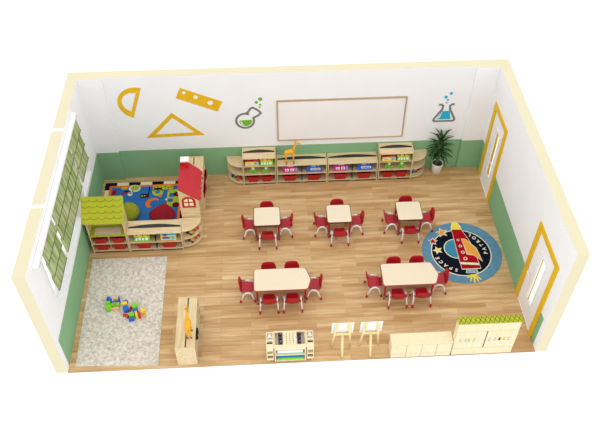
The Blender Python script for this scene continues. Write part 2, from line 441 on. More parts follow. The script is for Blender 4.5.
# set square
b = MB(); Otri = [(1.15, 1.18), (2.42, 1.21), (1.775, 1.85)]; Itri = [(1.36, 1.27), (2.21, 1.29), (1.775, 1.715)]
b.ring(Otri, Itri, 0, .004, DECY, MW)
for i in range(1, 7):
    b.flat(circ(1.2+1.1*i/7, 1.225+.0236*i/7, .008, 6), .0045, WHITE, MW)
wallobj('set_square_decal', b, 'yellow triangular set square cut-out on the back wall', 'wall decal', (1.78, 1.4), 'yellow drawing tool decals on the back wall')
# round flask (green) : outline band following an open path
def band(b, P, w, m, closed=False):
    n = len(P)
    for i in range(n if closed else n-1):
        p = Vector(P[i]); q = Vector(P[(i+1) % n]); d = (q-p).normalized(); nn = Vector((-d.y, d.x))*w/2
        e = d*w*.35
        b.prism([tuple(p-nn-e), tuple(q-nn+e), tuple(q+nn+e), tuple(p+nn-e)], .0002*(i % 2), .004+.0001*(i % 3), m, MW)
P = [(3.315+.19*math.cos(a), 1.565+.19*math.sin(a)*1.02) for a in [1.15+i*(2*PI-1.15-.0)/25*1.0 for i in range(26)]]
neck = [(3.50, 1.64), (3.60, 1.70), (3.66, 1.76), (3.64, 1.80), (3.57, 1.87), (3.50, 1.915), (3.45, 1.90), (3.38, 1.79), (3.33, 1.765)]
def flask(label, pos, path, liquid, glint, bubbles, m):
    t = thing('flask_decal', pos, label, 'wall decal', 'laboratory flask decals on the back wall')
    b = MB(); band(b, path, .048, GRYV); b.build('flask_outline', t, pos)
    b = MB(); b.prism(liquid, 0, .003, m, MW); o = b.build('liquid', t, pos)
    b = MB(); b.prism(glint, .0032, .0036, WHITE, MW); b.build('glint', o, (0, 0, 0)).location = (-pos[0], -pos[1], -pos[2])
    for x, y, r_ in bubbles:
        b = MB(); b.prism(circ(x, y, r_, 14), 0, .004, m, MW); b.build('bubble', t, pos)
flask('round grey outlined flask with green liquid and green bubbles, left of the whiteboard', (3.4, YB-.004, 1.6), P+neck,
      [(3.19, 1.575), (3.455, 1.59)]+[(3.325+.135*math.cos(a), 1.56+.14*math.sin(a)) for a in [-.05-i*(PI-.1)/12 for i in range(13)]],
      [(3.21, 1.55), (3.235, 1.55), (3.265, 1.48), (3.30, 1.45), (3.26, 1.455), (3.225, 1.50)],
      ((3.665, 2.135, .045), (3.58, 2.055, .036), (3.655, 1.985, .026), (3.64, 1.92, .021)), GRNV)
flask('conical grey outlined flask with blue liquid and blue bubbles above the potted plant', (7.65, YB-.004, 1.6),
      [(7.50, 1.83), (7.545, 1.83), (7.585, 1.79), (7.575, 1.70), (7.43, 1.45), (7.42, 1.40), (7.45, 1.375), (7.85, 1.375), (7.88, 1.40), (7.87, 1.45), (7.745, 1.70), (7.735, 1.79), (7.775, 1.83), (7.81, 1.83)],
      [(7.565, 1.65), (7.74, 1.655), (7.80, 1.425), (7.50, 1.425)], [(7.575, 1.63), (7.59, 1.63), (7.545, 1.45), (7.52, 1.45)],
      ((7.71, 2.12, .036), (7.61, 2.03, .038), (7.66, 1.95, .026), (7.645, 1.875, .021)), BLUV)

# whiteboard
bx0, bx1, bz0, bz1 = 4.0, 6.78, .985, 2.09
t = thing('whiteboard', (5.39, YB-.02, bz0), 'wide wall-mounted whiteboard with a slim bronze frame on the back wall', 'whiteboard')
b = MB(); b.box(bx0+.03, bx1-.03, YB-.022, YB-.001, bz0+.03, bz1-.03, BOARD); b.build('writing_surface', t, t.location)
f = MB()
for a, c, z0, z1 in ((bx0, bx0+.03, bz0, bz1), (bx1-.03, bx1, bz0, bz1), (bx0+.03, bx1-.03, bz0, bz0+.03), (bx0+.03, bx1-.03, bz1-.03, bz1)):
    f.box(a, c, YB-.034, YB-.001, z0, z1, BRONZE)
f.build('board_frame', t, t.location, .003)

# ------------------------------------------------------------------ rugs
b = MB(); P = [(.115, .12), (1.63, .06), (1.61, 2.665), (.075, 2.665)]
b.prism(P, .001, .014, SHAG)
tag(b.build('rug', None, (.86, 1.37, 0)), 'large rectangular mottled beige rug in the front left corner', 'rug')

# rocket rug : everything drawn in pile of its own colour
b = MB(); cx, cy = 7.75, 2.47
b.prism(circ(cx, cy, .83, 64), .001, .012, LBLUE)
b.flat(circ(cx, cy, .83, 64), .0121, LBLUE)
ncx, ncy = 7.735, 2.46
b.flat(circ(ncx, ncy, .628, 56), .0128, IVORY); b.flat(circ(ncx, ncy, .607, 56), .0134, BLKP)
b.flat(circ(7.66, 2.565, .27, 40), .0140, IVORY); b.flat(circ(7.66, 2.565, .25, 40), .0146, MBLUE)
def star(cx, cy, r, m, z, a0=.3, k=5, q=.42):
    P = [((cx+(r if i % 2 == 0 else r*q)*math.cos(a0+PI*i/k)), (cy+(r if i % 2 == 0 else r*q)*math.sin(a0+PI*i/k))) for i in range(2*k)]
    Q = [((cx+(r+.03 if i % 2 == 0 else r*q+.018)*math.cos(a0+PI*i/k)), (cy+(r+.03 if i % 2 == 0 else r*q+.018)*math.sin(a0+PI*i/k))) for i in range(2*k)]
    for R_, zz, mm in ((Q, z, IVORY), (P, z+.0006, m)):
        b.add([(x, y, zz) for x, y in R_]+[(cx, cy, zz)], [(i, (i+1) % (2*k), 2*k) for i in range(2*k)], mm)
star(7.43, 3.03, .115, AMBP, .0140, .5); star(7.195, 2.79, .085, REDP, .0140, .2); star(7.255, 2.54, .085, YELP, .0140, .6)
# flame, nozzle, body, nose, wing
def outl(P, m, z, g=.02):
    c = Vector((sum(p[0] for p in P)/len(P), sum(p[1] for p in P)/len(P)))
    b.flat([tuple(Vector(p)+(Vector(p)-c).normalized()*g) for p in P], z, IVORY); b.flat(P, z+.0006, m)
b.flat([(7.80, 1.87), (7.93, 1.87), (7.94, 1.80), (7.81, 1.80)], .0140, YELP)
for a_, c_ in (((7.82, 1.84), (7.72, 1.79)), ((7.82, 1.82), (7.77, 1.69)), ((7.87, 1.81), (7.85, 1.64)), ((7.91, 1.82), (7.93, 1.67)), ((7.92, 1.83), (8.0, 1.72))):
    d_ = (Vector(c_)-Vector(a_)).normalized(); n_ = Vector((-d_.y, d_.x))*.022
    b.flat([tuple(Vector(a_)-n_), tuple(Vector(c_)-n_*.4), tuple(Vector(c_)+n_*.4), tuple(Vector(a_)+n_)], .0142, YELP)
outl([(7.77, 2.03), (7.95, 2.00), (7.98, 1.90), (7.73, 1.91)], mat('grey_blue_pile', (150, 172, 178), .95, spec=.05), .0146, .012)
body = [(7.655, 3.10), (7.86, 3.09), (7.94, 2.86), (8.0, 2.60), (8.05, 2.05), (8.045, 2.02), (7.665, 2.02), (7.66, 2.24)]
outl(body, REDP, .0158)
outl([(7.655, 3.10), (7.675, 3.20), (7.715, 3.285), (7.76, 3.31), (7.81, 3.27), (7.845, 3.19), (7.86, 3.09)], YELP, .0154)
b.flat(body, .0166, REDP)
b.flat([(7.655, 2.20), (8.035, 2.155), (8.04, 2.10), (7.66, 2.14)], .0174, IVORY)
outl([(7.81, 2.82), (7.90, 2.80), (8.06, 2.56), (8.125, 2.20), (7.97, 2.38), (7.85, 2.41), (7.84, 2.60)], AMBP, .0178, .018)
for x, y, r in ((7.735, 2.80, .030), (7.75, 2.63, .035), (7.77, 2.46, .040), (7.785, 2.285, .044)):
    b.flat(circ(x, y, r, 18), .0186, IVORY); b.flat(circ(x, y, r*.58, 18), .0192, REDP)
for ch, x, y in zip('SPACE', (7.545, 7.445, 7.345, 7.27, 7.215), (2.00, 2.055, 2.13, 2.225, 2.33)):
    a = math.atan2(y-ncy, x-ncx); b.letter(ch, x, y, .0142, .108, a-PI/2, IVORY)
for ch, x, y in zip('PATROL', (8.25, 8.24, 8.205, 8.155, 8.09, 8.01), (2.42, 2.53, 2.64, 2.745, 2.845, 2.93)):
    a = math.atan2(y-ncy, x-ncx); b.letter(ch, x, y, .0142, .108, a+PI/2, IVORY)
b.v = [(p[0], p[1], p[2]-.008 if p[2] > .005 else p[2]) for p in b.v]
tag(b.build('rug', None, (cx, cy, 0)), 'round light blue rug with a red rocket and the words space patrol', 'rug')

# play mat in the back left corner
b = MB(); x0, x1, y0, y1 = .06, 1.90, 3.26, 4.915
b.prism(rrect(x0, x1, y0, y1, .02, 2), .001, .012, NAVY)
bw = .10
nx = 7
for i in range(nx):
    if i % 2 == 1:
        xa, xb = x0+(x1-x0)*i/nx, x0+(x1-x0)*(i+1)/nx
        for ya, yb in ((y1-bw, y1-.003), (y0+.003, y0+bw)): b.flat([(xa, ya), (xb, ya), (xb, yb), (xa, yb)], .0126, IVORY)
for i in range(7):
    if i % 2 == 1:
        ya, yb = y0+(y1-y0)*i/7, y0+(y1-y0)*(i+1)/7
        for xa, xb in ((x0+.003, x0+bw), (x1-bw, x1-.003)): b.flat([(xa, ya), (xb, ya), (xb, yb), (xa, yb)], .0126, IVORY)
b.flat(rrect(x0+bw, x1-bw, y0+bw, y1-bw, .01, 2), .0132, ORNG)
b.flat(rrect(x0+bw+.055, x1-bw-.055, y0+bw+.055, y1-bw-.055, .01, 2), .0138, BLUEP)
z = .0144
b.flat(rot2([(.24, 4.52), (.33, 4.52), (.33, 4.68), (.24, 4.68)], (.28, 4.6), -.1), z, REDP)          # red bus
b.flat(circ(.50, 4.74, .085, 20, ry=.06), z, ORNG); b.flat(circ(.50, 4.74, .055, 20, ry=.04), z+.0006, OLIVEP)
b.flat(circ(.73, 4.71, .135, 24, ry=.11), z, IVORY); b.flat(circ(.74, 4.72, .10, 24, ry=.085), z+.0006, OLIVEP)
for i in range(5): b.flat(circ(.74+.05*math.cos(i*1.26), 4.72+.045*math.sin(i*1.26), .018, 8), z+.0012, MBLUE)
b.flat(circ(.645, 4.53, .055, 16), z, IVORY); b.flat([(.66, 4.53), (.72, 4.62), (.69, 4.65), (.62, 4.56)], z, IVORY)
b.flat(rot2([(.44, 4.55), (.60, 4.55), (.60, 4.60), (.44, 4.60)], (.52, 4.57), .3), z+.0006, REDP)
b.flat(rot2([(.50, 4.62), (.64, 4.60), (.64, 4.63), (.50, 4.66)], (.57, 4.63), .2), z+.0006, NAVY)
b.flat([(.88, 4.40), (1.07, 4.40), (1.07, 4.52), (.88, 4.52)], z, NAVY); b.flat([(1.05, 4.50), (1.075, 4.50), (1.075, 4.76), (1.05, 4.76)], z, NAVY)
for x, m in ((.92, OLIVEP), (.975, AMBP), (1.025, REDP)): b.flat(circ(x, 4.46, .021, 12), z+.0006, m)
b.flat([(.41, 4.22), (.50, 4.30), (.53, 4.25), (.51, 4.20)], z, ORNG)
# little train, top right
b.flat(rrect(1.14, 1.60, 4.64, 4.78, .05), z, OLIVEP); b.flat(circ(1.26, 4.58, .125, 24, ry=.13), z, OLIVEP); b.flat(circ(1.26, 4.58, .06, 20), z+.0012, MBLUE)
for x, y in ((1.17, 4.70), (1.24, 4.74), (1.33, 4.70), (1.42, 4.74), (1.49, 4.70), (1.56, 4.73), (1.17, 4.62), (1.35, 4.62)): b.flat(circ(x, y, .02, 10), z+.0012, REDP)
b.flat(circ(1.33, 4.44, .035, 14), z, ORNG)
# orange crescent, lower left of the car
PO = circ(1.19, 4.215, .17, 18, .9, 4.0); PI_ = circ(1.225, 4.205, .115, 18, .75, 4.1)
for i in range(17): b.flat([PO[i], PO[i+1], PI_[i+1], PI_[i]], z, ORNG)
# car seen from above
b.flat(rrect(1.48, 1.76, 4.10, 4.64, .09), z, OLIVEP)
b.flat(rrect(1.53, 1.64, 4.40, 4.52, .03), z+.0012, BLUEP); b.flat(rrect(1.50, 1.62, 4.24, 4.35, .03), z+.0012, BLUEP)
for x, y in ((1.70, 4.48), (1.69, 4.15)): b.flat(circ(x, y, .075, 18), z+.0012, NAVY); b.flat(circ(x, y, .034, 14), z+.0018, REDP)
b.flat([(1.44, 4.33), (1.48, 4.36), (1.48, 4.28)], z, IVORY)
b.flat([(.78, 3.84), (.88, 3.84), (.92, 3.92), (.84, 3.92)], z, OLIVEP); b.flat([(.76, 3.76), (.86, 3.76), (.85, 3.81), (.77, 3.81)], z, REDP)
tag(b.build('play_mat', None, (.99, 4.1, 0)), 'blue children\'s play mat with checkered navy and ivory border and a toy car picture', 'play mat')

# ------------------------------------------------------------------ bean bags
def beanbag(name, loc, label, m, kind, rz):
    import bmesh
    bm = bmesh.new(); bmesh.ops.create_icosphere(bm, subdivisions=4, radius=1)
    for v in bm.verts:
        x, y, zz = v.co
        if kind == 'tear':
            if zz > 0:
                k = (1-zz**1.6*.72); x *= k; y *= k; zz = zz*1.55
            x *= .235; y *= .235; zz = max(zz*.185, -.13)
            x += .05*max(zz, 0)*1.5
        else:
            ex = .52
            f = lambda t: math.copysign(abs(t)**ex, t)
            x, y = f(x)*.27, f(y)*.235
            q = max(abs(x)/.27, abs(y)/.235)
            zz = max(zz*.165*(1.15-.35*q), -.085)
            zz += .05*(y/.235)
            zz += .02*math.cos(6*x)*math.cos(7*y)
            zz = max(zz, -.085)
        zz += .006*math.sin(21*x+3)*math.cos(17*y) if zz > -.05 else 0
        v.co = (x, y, zz)
    mn = min(v.co.z for v in bm.verts)
    for v in bm.verts: v.co.z -= mn
    for f_ in bm.faces: f_.smooth = True
    me = bpy.data.meshes.new('bag_body'); bm.to_mesh(me); bm.free(); me.materials.append(m)
    t = thing(name, loc, label, 'bean bag', None, rz)
    o = bpy.data.objects.new('bag_body', me); C.objects.link(o); o.parent = t
    hi = max(v.co.z for v in me.vertices)
    tp = [v.co for v in me.vertices if v.co.z > hi-.02][0]
    b = MB()
    if kind == 'tear': b.tube([(tp.x-.03, 0, hi-.008), (tp.x-.02, 0, hi+.02), (tp.x+.02, 0, hi+.02), (tp.x+.03, 0, hi-.008)], .008, m, 8)
    else: b.lathe([(.02, .0), (.02, .004), (.0, .009)], m, (0, 0, .165))
    b.build('carry_loop' if kind == 'tear' else 'centre_button', t)
    return t
beanbag('bean_bag', (.71, 3.85, .0155), 'olive green teardrop bean bag on the blue play mat behind the lime roof', BAGG, 'tear', .5)
def cushion():
    import bmesh
    t = thing('bean_bag', (1.42, 3.80, .0155), 'crimson red slumped cushion bag with a peak on the blue play mat', 'bean bag')
    bm = bmesh.new()
    for p in ((-.33, .10, .0), (-.33, .12, .07), (-.19, -.16, 0), (-.2, -.17, .06), (.24, -.16, 0), (.27, -.14, .09), (.30, .04, .0), (.31, .04, .13), (.12, .20, 0), (.13, .17, .31), (.05, .12, .27), (-.12, .14, .17), (.0, -.05, .17)): bm.verts.new(p)
    bmesh.ops.convex_hull(bm, input=bm.verts[:])
    bmesh.ops.subdivide_edges(bm, edges=bm.edges[:], cuts=2, use_grid_fill=True)
    bmesh.ops.triangulate(bm, faces=bm.faces[:])
    for _ in range(2): bmesh.ops.smooth_vert(bm, verts=bm.verts[:], factor=.35, use_axis_x=True, use_axis_y=True, use_axis_z=True)
    mn = min(v.co.z for v in bm.verts)
    for v in bm.verts: v.co.z -= mn
    for f_ in bm.faces: f_.smooth = True
    me = bpy.data.meshes.new('bag_body'); bm.to_mesh(me); bm.free(); me.materials.append(BAGR)
    o = bpy.data.objects.new('bag_body', me); C.objects.link(o); o.parent = t
    m = o.modifiers.new('soft', 'SUBSURF'); m.levels = m.render_levels = 1
    b = MB(); b.tube([(.12, .155, .255), (.115, .15, .29), (.09, .14, .295), (.075, .135, .245)], .008, BAGR, 8); b.build('carry_loop', t)
cushion()

# ------------------------------------------------------------------ shelving
def bx(t, name, x0, x1, y0, y1, z0, z1, m, bev=0, top=None):
    b = MB(); b.box(x0, x1, y0, y1, z0, z1, m, top=top); return b.build(name, t, (0, 0, 0), bev)
def lens(t, x0, x1, y, h, z, name='grip_slot'):
    n = 14
    P = [(x0+(x1-x0)*i/n, y) for i in range(n+1)]+[(x1-(x1-x0)*i/n, y+h*((.4+.6*math.sin(PI*i/n)) if h > .04 else 1)) for i in range(n+1)]
    b = MB(); b.prism(P, z, z+.003, DARK); o = b.build(name, t); o['label'] = 'dark grey arched grip slot'; return o
def shelf_unit(label, x0, y0, w, d, h, mids, bays, rz=0, group=None, th=.02, lensy=.62, kick=True, name='toy_shelf', top=True, plate=True, lh=.10):
    """local frame: front faces -y, x across, origin at base centre"""
    t = thing(name, (x0, y0, 0), label, 'shelf', group, rz)
    a, c = -w/2, w/2; f, k = -d/2, d/2
    for s in (a, c-th): bx(t, 'side_panel', s, s+th, f, k, 0.001, h+.012, MAPLE, .004)
    bx(t, 'back_panel', a+th+.0005, c-th-.0005, k-.012, k-.001, .045, h-.025, MAPLE)
    if top: bx(t, 'top_board', a+th+.0005, c-th-.0005, f, k-.001, h-.022, h, MAPLE, .003)
    for z in mids: bx(t, 'shelf_board', a+th+.0005, c-th-.0005, f+.004, k-.013, z-.018, z, MAPLE, .002)
    bx(t, 'bottom_board', a+th+.0005, c-th-.0005, f+.002, k-.013, .045, .063, MAPLE, .002)
    if kick: bx(t, 'kick_plate', a+th+.0005, c-th-.0005, f+.012, f+.024, .003, .044, DARK)['label'] = 'dark grey kick plate'
    if kick and plate: bx(t, 'badge', -.07, .07, f+.008, f+.0118, .015, .034, GREYM)['label'] = 'small light grey badge'
    zs = [.063]+sorted(mids)+[h-.022]
    for i in range(1, bays):
        xx = a+w*i/bays
        for q in range(len(zs)-1):
            z1 = zs[q+1]-(.018 if q+1 < len(zs)-1 else 0)
            bx(t, 'divider', xx-.006, xx+.006, f+.02, k-.0135, zs[q]+.0005, z1-.0005, DARK if bays == 2 else MAPLE)
    if top: lens(t, a+th+.002, c-th-.002, f+d*lensy, lh, h+.0005)
    return t
def quarter_shelf(label, x0, y0, r, h, zs, sx, name='corner_shelf', depth=None):
    """quarter-round end shelf; straight edges on x=0 and y=0 (back), opens to (sx, -y)"""
    t = thing(name, (x0, y0, 0), label, 'shelf')
    dp = depth or r
    for z in zs:
        n = 16; P = [(0, 0)]+[(sx*r*math.cos(PI/2*i/n)**.9 if i < n else 0, -dp*math.sin(PI/2*i/n)**.9) for i in range(n+1)]
        b = MB(); b.prism(P, z-.02, z, MAPLE); o = b.build('shelf_board', t, (0, 0, 0), .004)
    bb = MB(); bb.box(min(0, sx*.012), max(0, sx*.012), -dp+.02, -.014, zs[0]+.001, zs[1]-.021, MAPLE); bb.box(min(0, sx*.012), max(0, sx*.012), -dp+.02, -.014, zs[1]+.001, zs[2]-.021, MAPLE)
    bb.build('side_panel', t)
    bb = MB()
    for q in (0, 1): bb.box(min(0, sx*r*.97), max(0, sx*r*.97), -.012, -.001, zs[q]+.001, zs[q+1]-.021, MAPLE)
    bb.build('back_panel', t)
    return t
# red storage bins
def make_bin():
    t = thing('storage_bin', (0, 0, 0), 'x', 'bin')
    b = MB(); w0, w1, d0, d1, h = .105, .135, .105, .13, .145; th = .005
    def lp(w, d, z): return [(x, y, z) for x, y in rrect(-w, w, -d, d, .02, 3)]
    rings = [lp(w0, d0, 0), lp(w1, d1, h), lp(w1+.012, d1+.008, h), lp(w1+.012, d1+.008, h+.008), lp(w1-th, d1-th, h+.008), lp(w0-th, d0-th, .006)]
    n = len(rings[0]); vs = [p for r_ in rings for p in r_]
    fs = [(i*n+k, i*n+(k+1) % n, (i+1)*n+(k+1) % n, (i+1)*n+k) for i in range(len(rings)-1) for k in range(n)]
    fs += [tuple(range(n))[::-1], tuple(range(5*n, 6*n))]
    b.add(vs, fs, BIN); b.build('tub', t)
    b = MB(); b.box(-.045, .045, -d1-.02, -d1-.0085, h-.02, h+.004, BIN); b.build('handle', t, (0, 0, 0), .003)
    return t
BINP = make_bin(); bin_used = [False]
def place_bin(x, y, z, sx, sz, label, rz=0, group='red storage bins in the shelves', sy=1):
    o = BINP if not bin_used[0] else dup(BINP)
    bin_used[0] = True
    o.location = (x, y, z+.0012); o.scale = (sx, sy, sz); o.rotation_euler = (0, 0, rz); o['label'] = label; o['group'] = group

GB = 'toy shelves along the back wall'
yb = 4.889; dB = .372
units = [('left', 3.575, .74, .80, [.31, .56], 1), ('l1', 4.525, 1.13, .56, [.30], 2), ('l2', 5.67, 1.13, .56, [.30], 2), ('right', 6.635, .76, .80, [.31, .56], 1)]
labs = ['tall maple toy shelf at the left end of the back wall row', 'low maple two-bay shelf with the toy giraffe on top, back wall',
        'low maple two-bay shelf next to the right-hand tall shelf, below the whiteboard', 'tall maple toy shelf at the right end of the back wall row']
for (n, x, w, h, mids, bays), lb in zip(units, labs):
    shelf_unit(lb, x, yb, w, dB, h, mids, bays, group=GB, lensy=.52)
quarter_shelf('quarter-round maple end shelf at the left end of the back wall row', 3.2, YB-.005, .36, .57, [.065, .32, .57], -1, depth=.375)
quarter_shelf('quarter-round maple end shelf beside the potted plant', 7.018, YB-.005, .36, .57, [.065, .32, .57], 1, depth=.375)
yf = yb-dB/2
for nm, x in (('left', 3.575), ('right', 6.635)):
    for s, sn in ((-1, 'left'), (1, 'right')):
        place_bin(x+s*.155, yf+.125, .063, .98, 1.2, 'red storage bin, %s of the pair at the bottom of the %s tall back-wall shelf' % (sn, nm))
for nm, x in (('giraffe-topped low', 4.525), ('right-hand low', 5.67)):
    for s, sn in ((-1, 'left'), (1, 'right')):
        place_bin(x+s*.27, yf+.12, .063, 1.18, 1.18, 'red storage bin in the %s bay of the %s back-wall shelf' % (sn, nm))

# printed boxes
def toybox(x, y, z, w, h, d, cols, label, group, rz=0, tilt=-.28):
    base, spots = cols
    M = Matrix.Rotation(tilt, 4, 'X')
    b = MB(); b.box(-w/2, w/2, 0, d, 0, h, base)
    for (u0, u1, v0, v1, m) in spots:
        P = [(-w/2+w*u0, h*v0), (-w/2+w*u1, h*v0+.0), (-w/2+w*u1, h*v1), (-w/2+w*u0, h*v1)]
        b.add([(p[0], -.001, p[1]) for p in P], [(0, 1, 2, 3)], m)
    for (cu, cv, r, m) in ():
        pass
    n = len(b.v)
    b.v = [tuple(M @ Vector(p)) for p in b.v]
    mz = min(p[2] for p in b.v); b.v = [(p[0], p[1], p[2]-mz) for p in b.v]
    o = b.build('toy_box'); o.location = (x, y, z+.0015); o.rotation_euler = (0, 0, rz)
    return tag(o, label, 'box', group)
YB1 = (B_YE, [(.0, 1, .5, 1, B_RE), (.05, .6, .62, .95, B_BL), (.55, 1, .72, 1, B_BL), (.35, .8, .5, .68, B_YE), (.08, .55, .14, .36, WHITE), (.14, .48, .2, .3, B_BL), (.68, .92, .1, .45, B_SK), (0, .1, .5, 1, B_PU)])
GB1 = (B_GR, [(.05, .95, .5, .95, B_YE), (.1, .25, .6, .85, B_RE), (.32, .45, .65, .95, WHITE), (.5, .62, .55, .8, B_PI), (.68, .8, .65, .9, B_BL), (.84, .94, .55, .8, B_RE), (.08, .2, .1, .38, WHITE), (.27, .42, .12, .42, WHITE), (.5, .62, .1, .36, WHITE), (.7, .88, .12, .4, WHITE), (.02, .07, .2, .5, B_BL)])
PB1 = (B_PI, [(0, .35, .6, 1, B_PU), (.3, .7, .7, .98, WHITE), (.7, 1, .5, 1, B_PU), (.15, .4, .15, .42, WHITE), (.22, .33, .2, .36, B_OR), (.5, .75, .15, .45, WHITE), (.56, .68, .2, .38, B_OR), (.84, .95, .1, .5, B_SK)])
BB1 = (B_BL, [(.0, .3, .6, 1, B_NV), (.25, .6, .55, .95, B_SK), (.6, 1, .6, 1, B_NV), (.1, .22, .6, .85, B_RE), (.25, .9, .18, .42, WHITE), (.3, .85, .24, .36, B_RE), (.7, .8, .65, .85, WHITE)])
GG = 'printed toy boxes on the shelves'
for nm, x in (('left', 3.575), ('right', 6.635)):
    toybox(x-.165, yf+.012, .56, .30, .20, .05, YB1, 'yellow, red and blue toy box on the upper shelf of the %s tall back-wall unit' % nm, GG)
    toybox(x+.165, yf+.012, .56, .29, .20, .05, GB1, 'green and yellow toy box on the upper shelf of the %s tall back-wall unit' % nm, GG)
for nm, x in (('giraffe-topped', 4.525), ('right-hand', 5.67)):
    toybox(x-.26, yf+.03, .30, .34, .215, .05, PB1, 'magenta toy box in the left bay of the %s low back-wall shelf' % nm, GG)
    toybox(x+.28, yf+.03, .30, .34, .215, .05, BB1, 'blue toy box in the right bay of the %s low back-wall shelf' % nm, GG)

# frog toys
def frog(x, y, z, label, rz=0):
    t = thing('frog_toy', (x, y, z+.001), label, 'toy frog', 'green frog toys on the middle shelves', rz); t.scale = (1.05, 1.05, 1.15)
    b = MB(); b.ball((0, 0, .07), .042, B_GR, sc=(1, .8, 1.15))
    for s in (-1, 1):
        b.tube([(s*.03, -.01, .05), (s*.065, -.03, .035), (s*.06, -.045, .008)], [.016, .013, .01], B_GR, 8)
        b.tube([(s*.03, -.01, .10), (s*.07, -.02, .085), (s*.075, -.035, .06)], [.012, .01, .009], B_GR, 8)
    b.build('frog_body', t)
    b = MB(); b.ball((0, -.012, .145), .042, B_GR, sc=(1.2, .9, .85))
    for s in (-1, 1): b.ball((s*.028, -.02, .18), .018, B_GR)
    b.build('head', t)
    b = MB(); b.ball((0, -.040, .142), .03, WHITE, sc=(1.15, .5, .6))
    for s in (-1, 1): b.ball((s*.028, -.035, .183), .009, WHITE)
    b.build('white_face_patch', t)
for nm, x in (('left', 3.575), ('right', 6.635)):
    for s, sn in ((-1, 'left'), (1, 'right')):
        frog(x+s*.145, yf+.07, .31, 'green frog toy, %s of the pair in the %s tall back-wall shelf' % (sn, nm))

# small toy cars on the quarter shelves
def toy_car(x, y, z, m, m2, label, rz=0, s=1.0):
    t = thing('toy_truck', (x, y, z+.001), label, 'toy truck', None, rz); t.scale = (s, s, s)
    b = MB(); b.box(-.07, .07, -.032, .032, .018, .05, m); b.box(-.06, -.005, -.03, .03, .05, .085, m)
    b.build('truck_body', t, (0, 0, 0), .005)
    b = MB(); b.box(.0, .068, -.03, .03, .0505, .075, m2); b.build('load_bed', t, (0, 0, 0), .003)
    for sx in (-.045, .045):
        for sy in (-.036, .036):
            b = MB(); b.lathe([(.018, -.006), (.018, .006)], BLACK, M=Matrix.Translation((sx, sy, .018)) @ Matrix.Rotation(PI/2, 4, 'X'), n=14); b.build('wheel', t)
toy_car(3.00, 4.93, .065, B_BL, B_YE, 'blue and yellow toy truck on the left quarter-round end shelf', -.4)
toy_car(3.10, 4.83, .065, B_OR, B_RE, 'orange toy truck beside the blue one on the left end shelf', .5, .9)
toy_car(7.11, 4.88, .065, B_BL, B_YE, 'blue and yellow toy truck on the quarter shelf beside the plant', .3)
toy_car(7.24, 4.95, .065, B_RE, B_OR, 'red toy truck on the quarter shelf beside the plant', .6, .8)

# ------------------------------------------------------------------ giraffes
def make_giraffe(loc, label, rz):
    t = thing('toy_giraffe', loc, label, 'toy giraffe', 'yellow toy giraffes', rz)
    b = MB()   # faces +x
    b.tube([(-.10, 0, .30), (-.09, 0, .315), (-.04, 0, .32), (.04, 0, .335), (.09, 0, .355), (.11, 0, .36)], [.02, .046, .05, .055, .045, .02], GIR, 14)
    b.tube([(.075, 0, .35), (.10, 0, .42), (.115, 0, .50), (.13, 0, .585)], [.042, .030, .023, .019], GIR, 12)
    b.tube([(.11, 0, .597), (.135, 0, .60), (.17, 0, .585), (.22, 0, .55), (.24, 0, .535)], [.014, .027, .025, .018, .012], GIR, 12)
    for s in (-1, 1):
        b.tube([(.125, s*.012, .61), (.12, s*.014, .64)], [.005, .006], HOOF, 8)
        b.tube([(.12, s*.02, .605), (.11, s*.045, .612)], [.009, .003], GIR, 8)
    b.build('body', t)
    for x in (-.075, .085):
        for s in (-1, 1):
            l = MB(); l.tube([(x, s*.028, .31), (x-.005, s*.032, .17), (x, s*.032, .03)], [.024, .015, .012], GIR, 10)
            o = l.build('leg', t)
            l = MB(); l.tube([(x, s*.032, .031), (x+.004, s*.032, .0)], [.014, .017], HOOF, 10); l.build('hoof', o)
    l = MB(); l.tube([(-.11, 0, .32), (-.135, 0, .27), (-.14, 0, .22)], [.008, .005, .010], GIR, 8); l.build('tail', t)
make_giraffe((4.255, 4.785, .5645), 'yellow toy giraffe standing on the low shelf below the whiteboard', 0)

# ------------------------------------------------------------------ left play corner
# lime roofed tall unit
t = shelf_unit('maple toy unit with a slanted lime green scalloped roof by the left wall', .455, 3.028, .75, .38, .53, [.272], 1, top=False, name='roofed_toy_shelf', plate=False)
bx(t, 'divider', -.004, .004, -.16, .158, .274, .50, MAPLE)
bx(t, 'divider', -.004, .004, -.16, .158, .0635, .253, MAPLE)
o = bx(t, 'counter_board', -.352, .352, -.20, .16, .505, .527, LIME, .004); o['label'] = 'lime green counter board'
o = bx(t, 'front_rail', -.352, .352, -.20, -.185, .5275, .56, LIME, .003); o['label'] = 'lime green rail'
for s in (-.375, .355):
    b = MB(); b.prism([(-.185, .543), (.185, .543), (.185, 1.30), (.125, 1.30), (-.185, .93)], s, s+.02, MAPLE, Matrix(((0, 0, 1, 0), (1, 0, 0, 0), (0, 1, 0, 0), (0, 0, 0, 1))))
    b.build('gable_panel', t)
b = MB()
for a, c, z0, z1 in ((-.354, -.30, .53, .95), (.30, .354, .53, .95), (-.30, .30, .53, .585), (-.30, .30, .90, .95)): b.box(a, c, .07, .085, z0, z1, LIME)
b.build('window_board', t)['label'] = 'lime green framed opening'
b = MB(); b.box(-.2995, .2995, .072, .08, .586, .8995, mat('pale_fabric', (226, 206, 186), .8)); b.build('curtain_panel', t)['label'] = 'pale beige panel'
b = MB(); b.box(-.27, .27, -.165, .04, .5278, .533, mat('pale_fabric', (226, 206, 186), .8)); b.build('tray_panel', t)['label'] = 'pale beige panel'
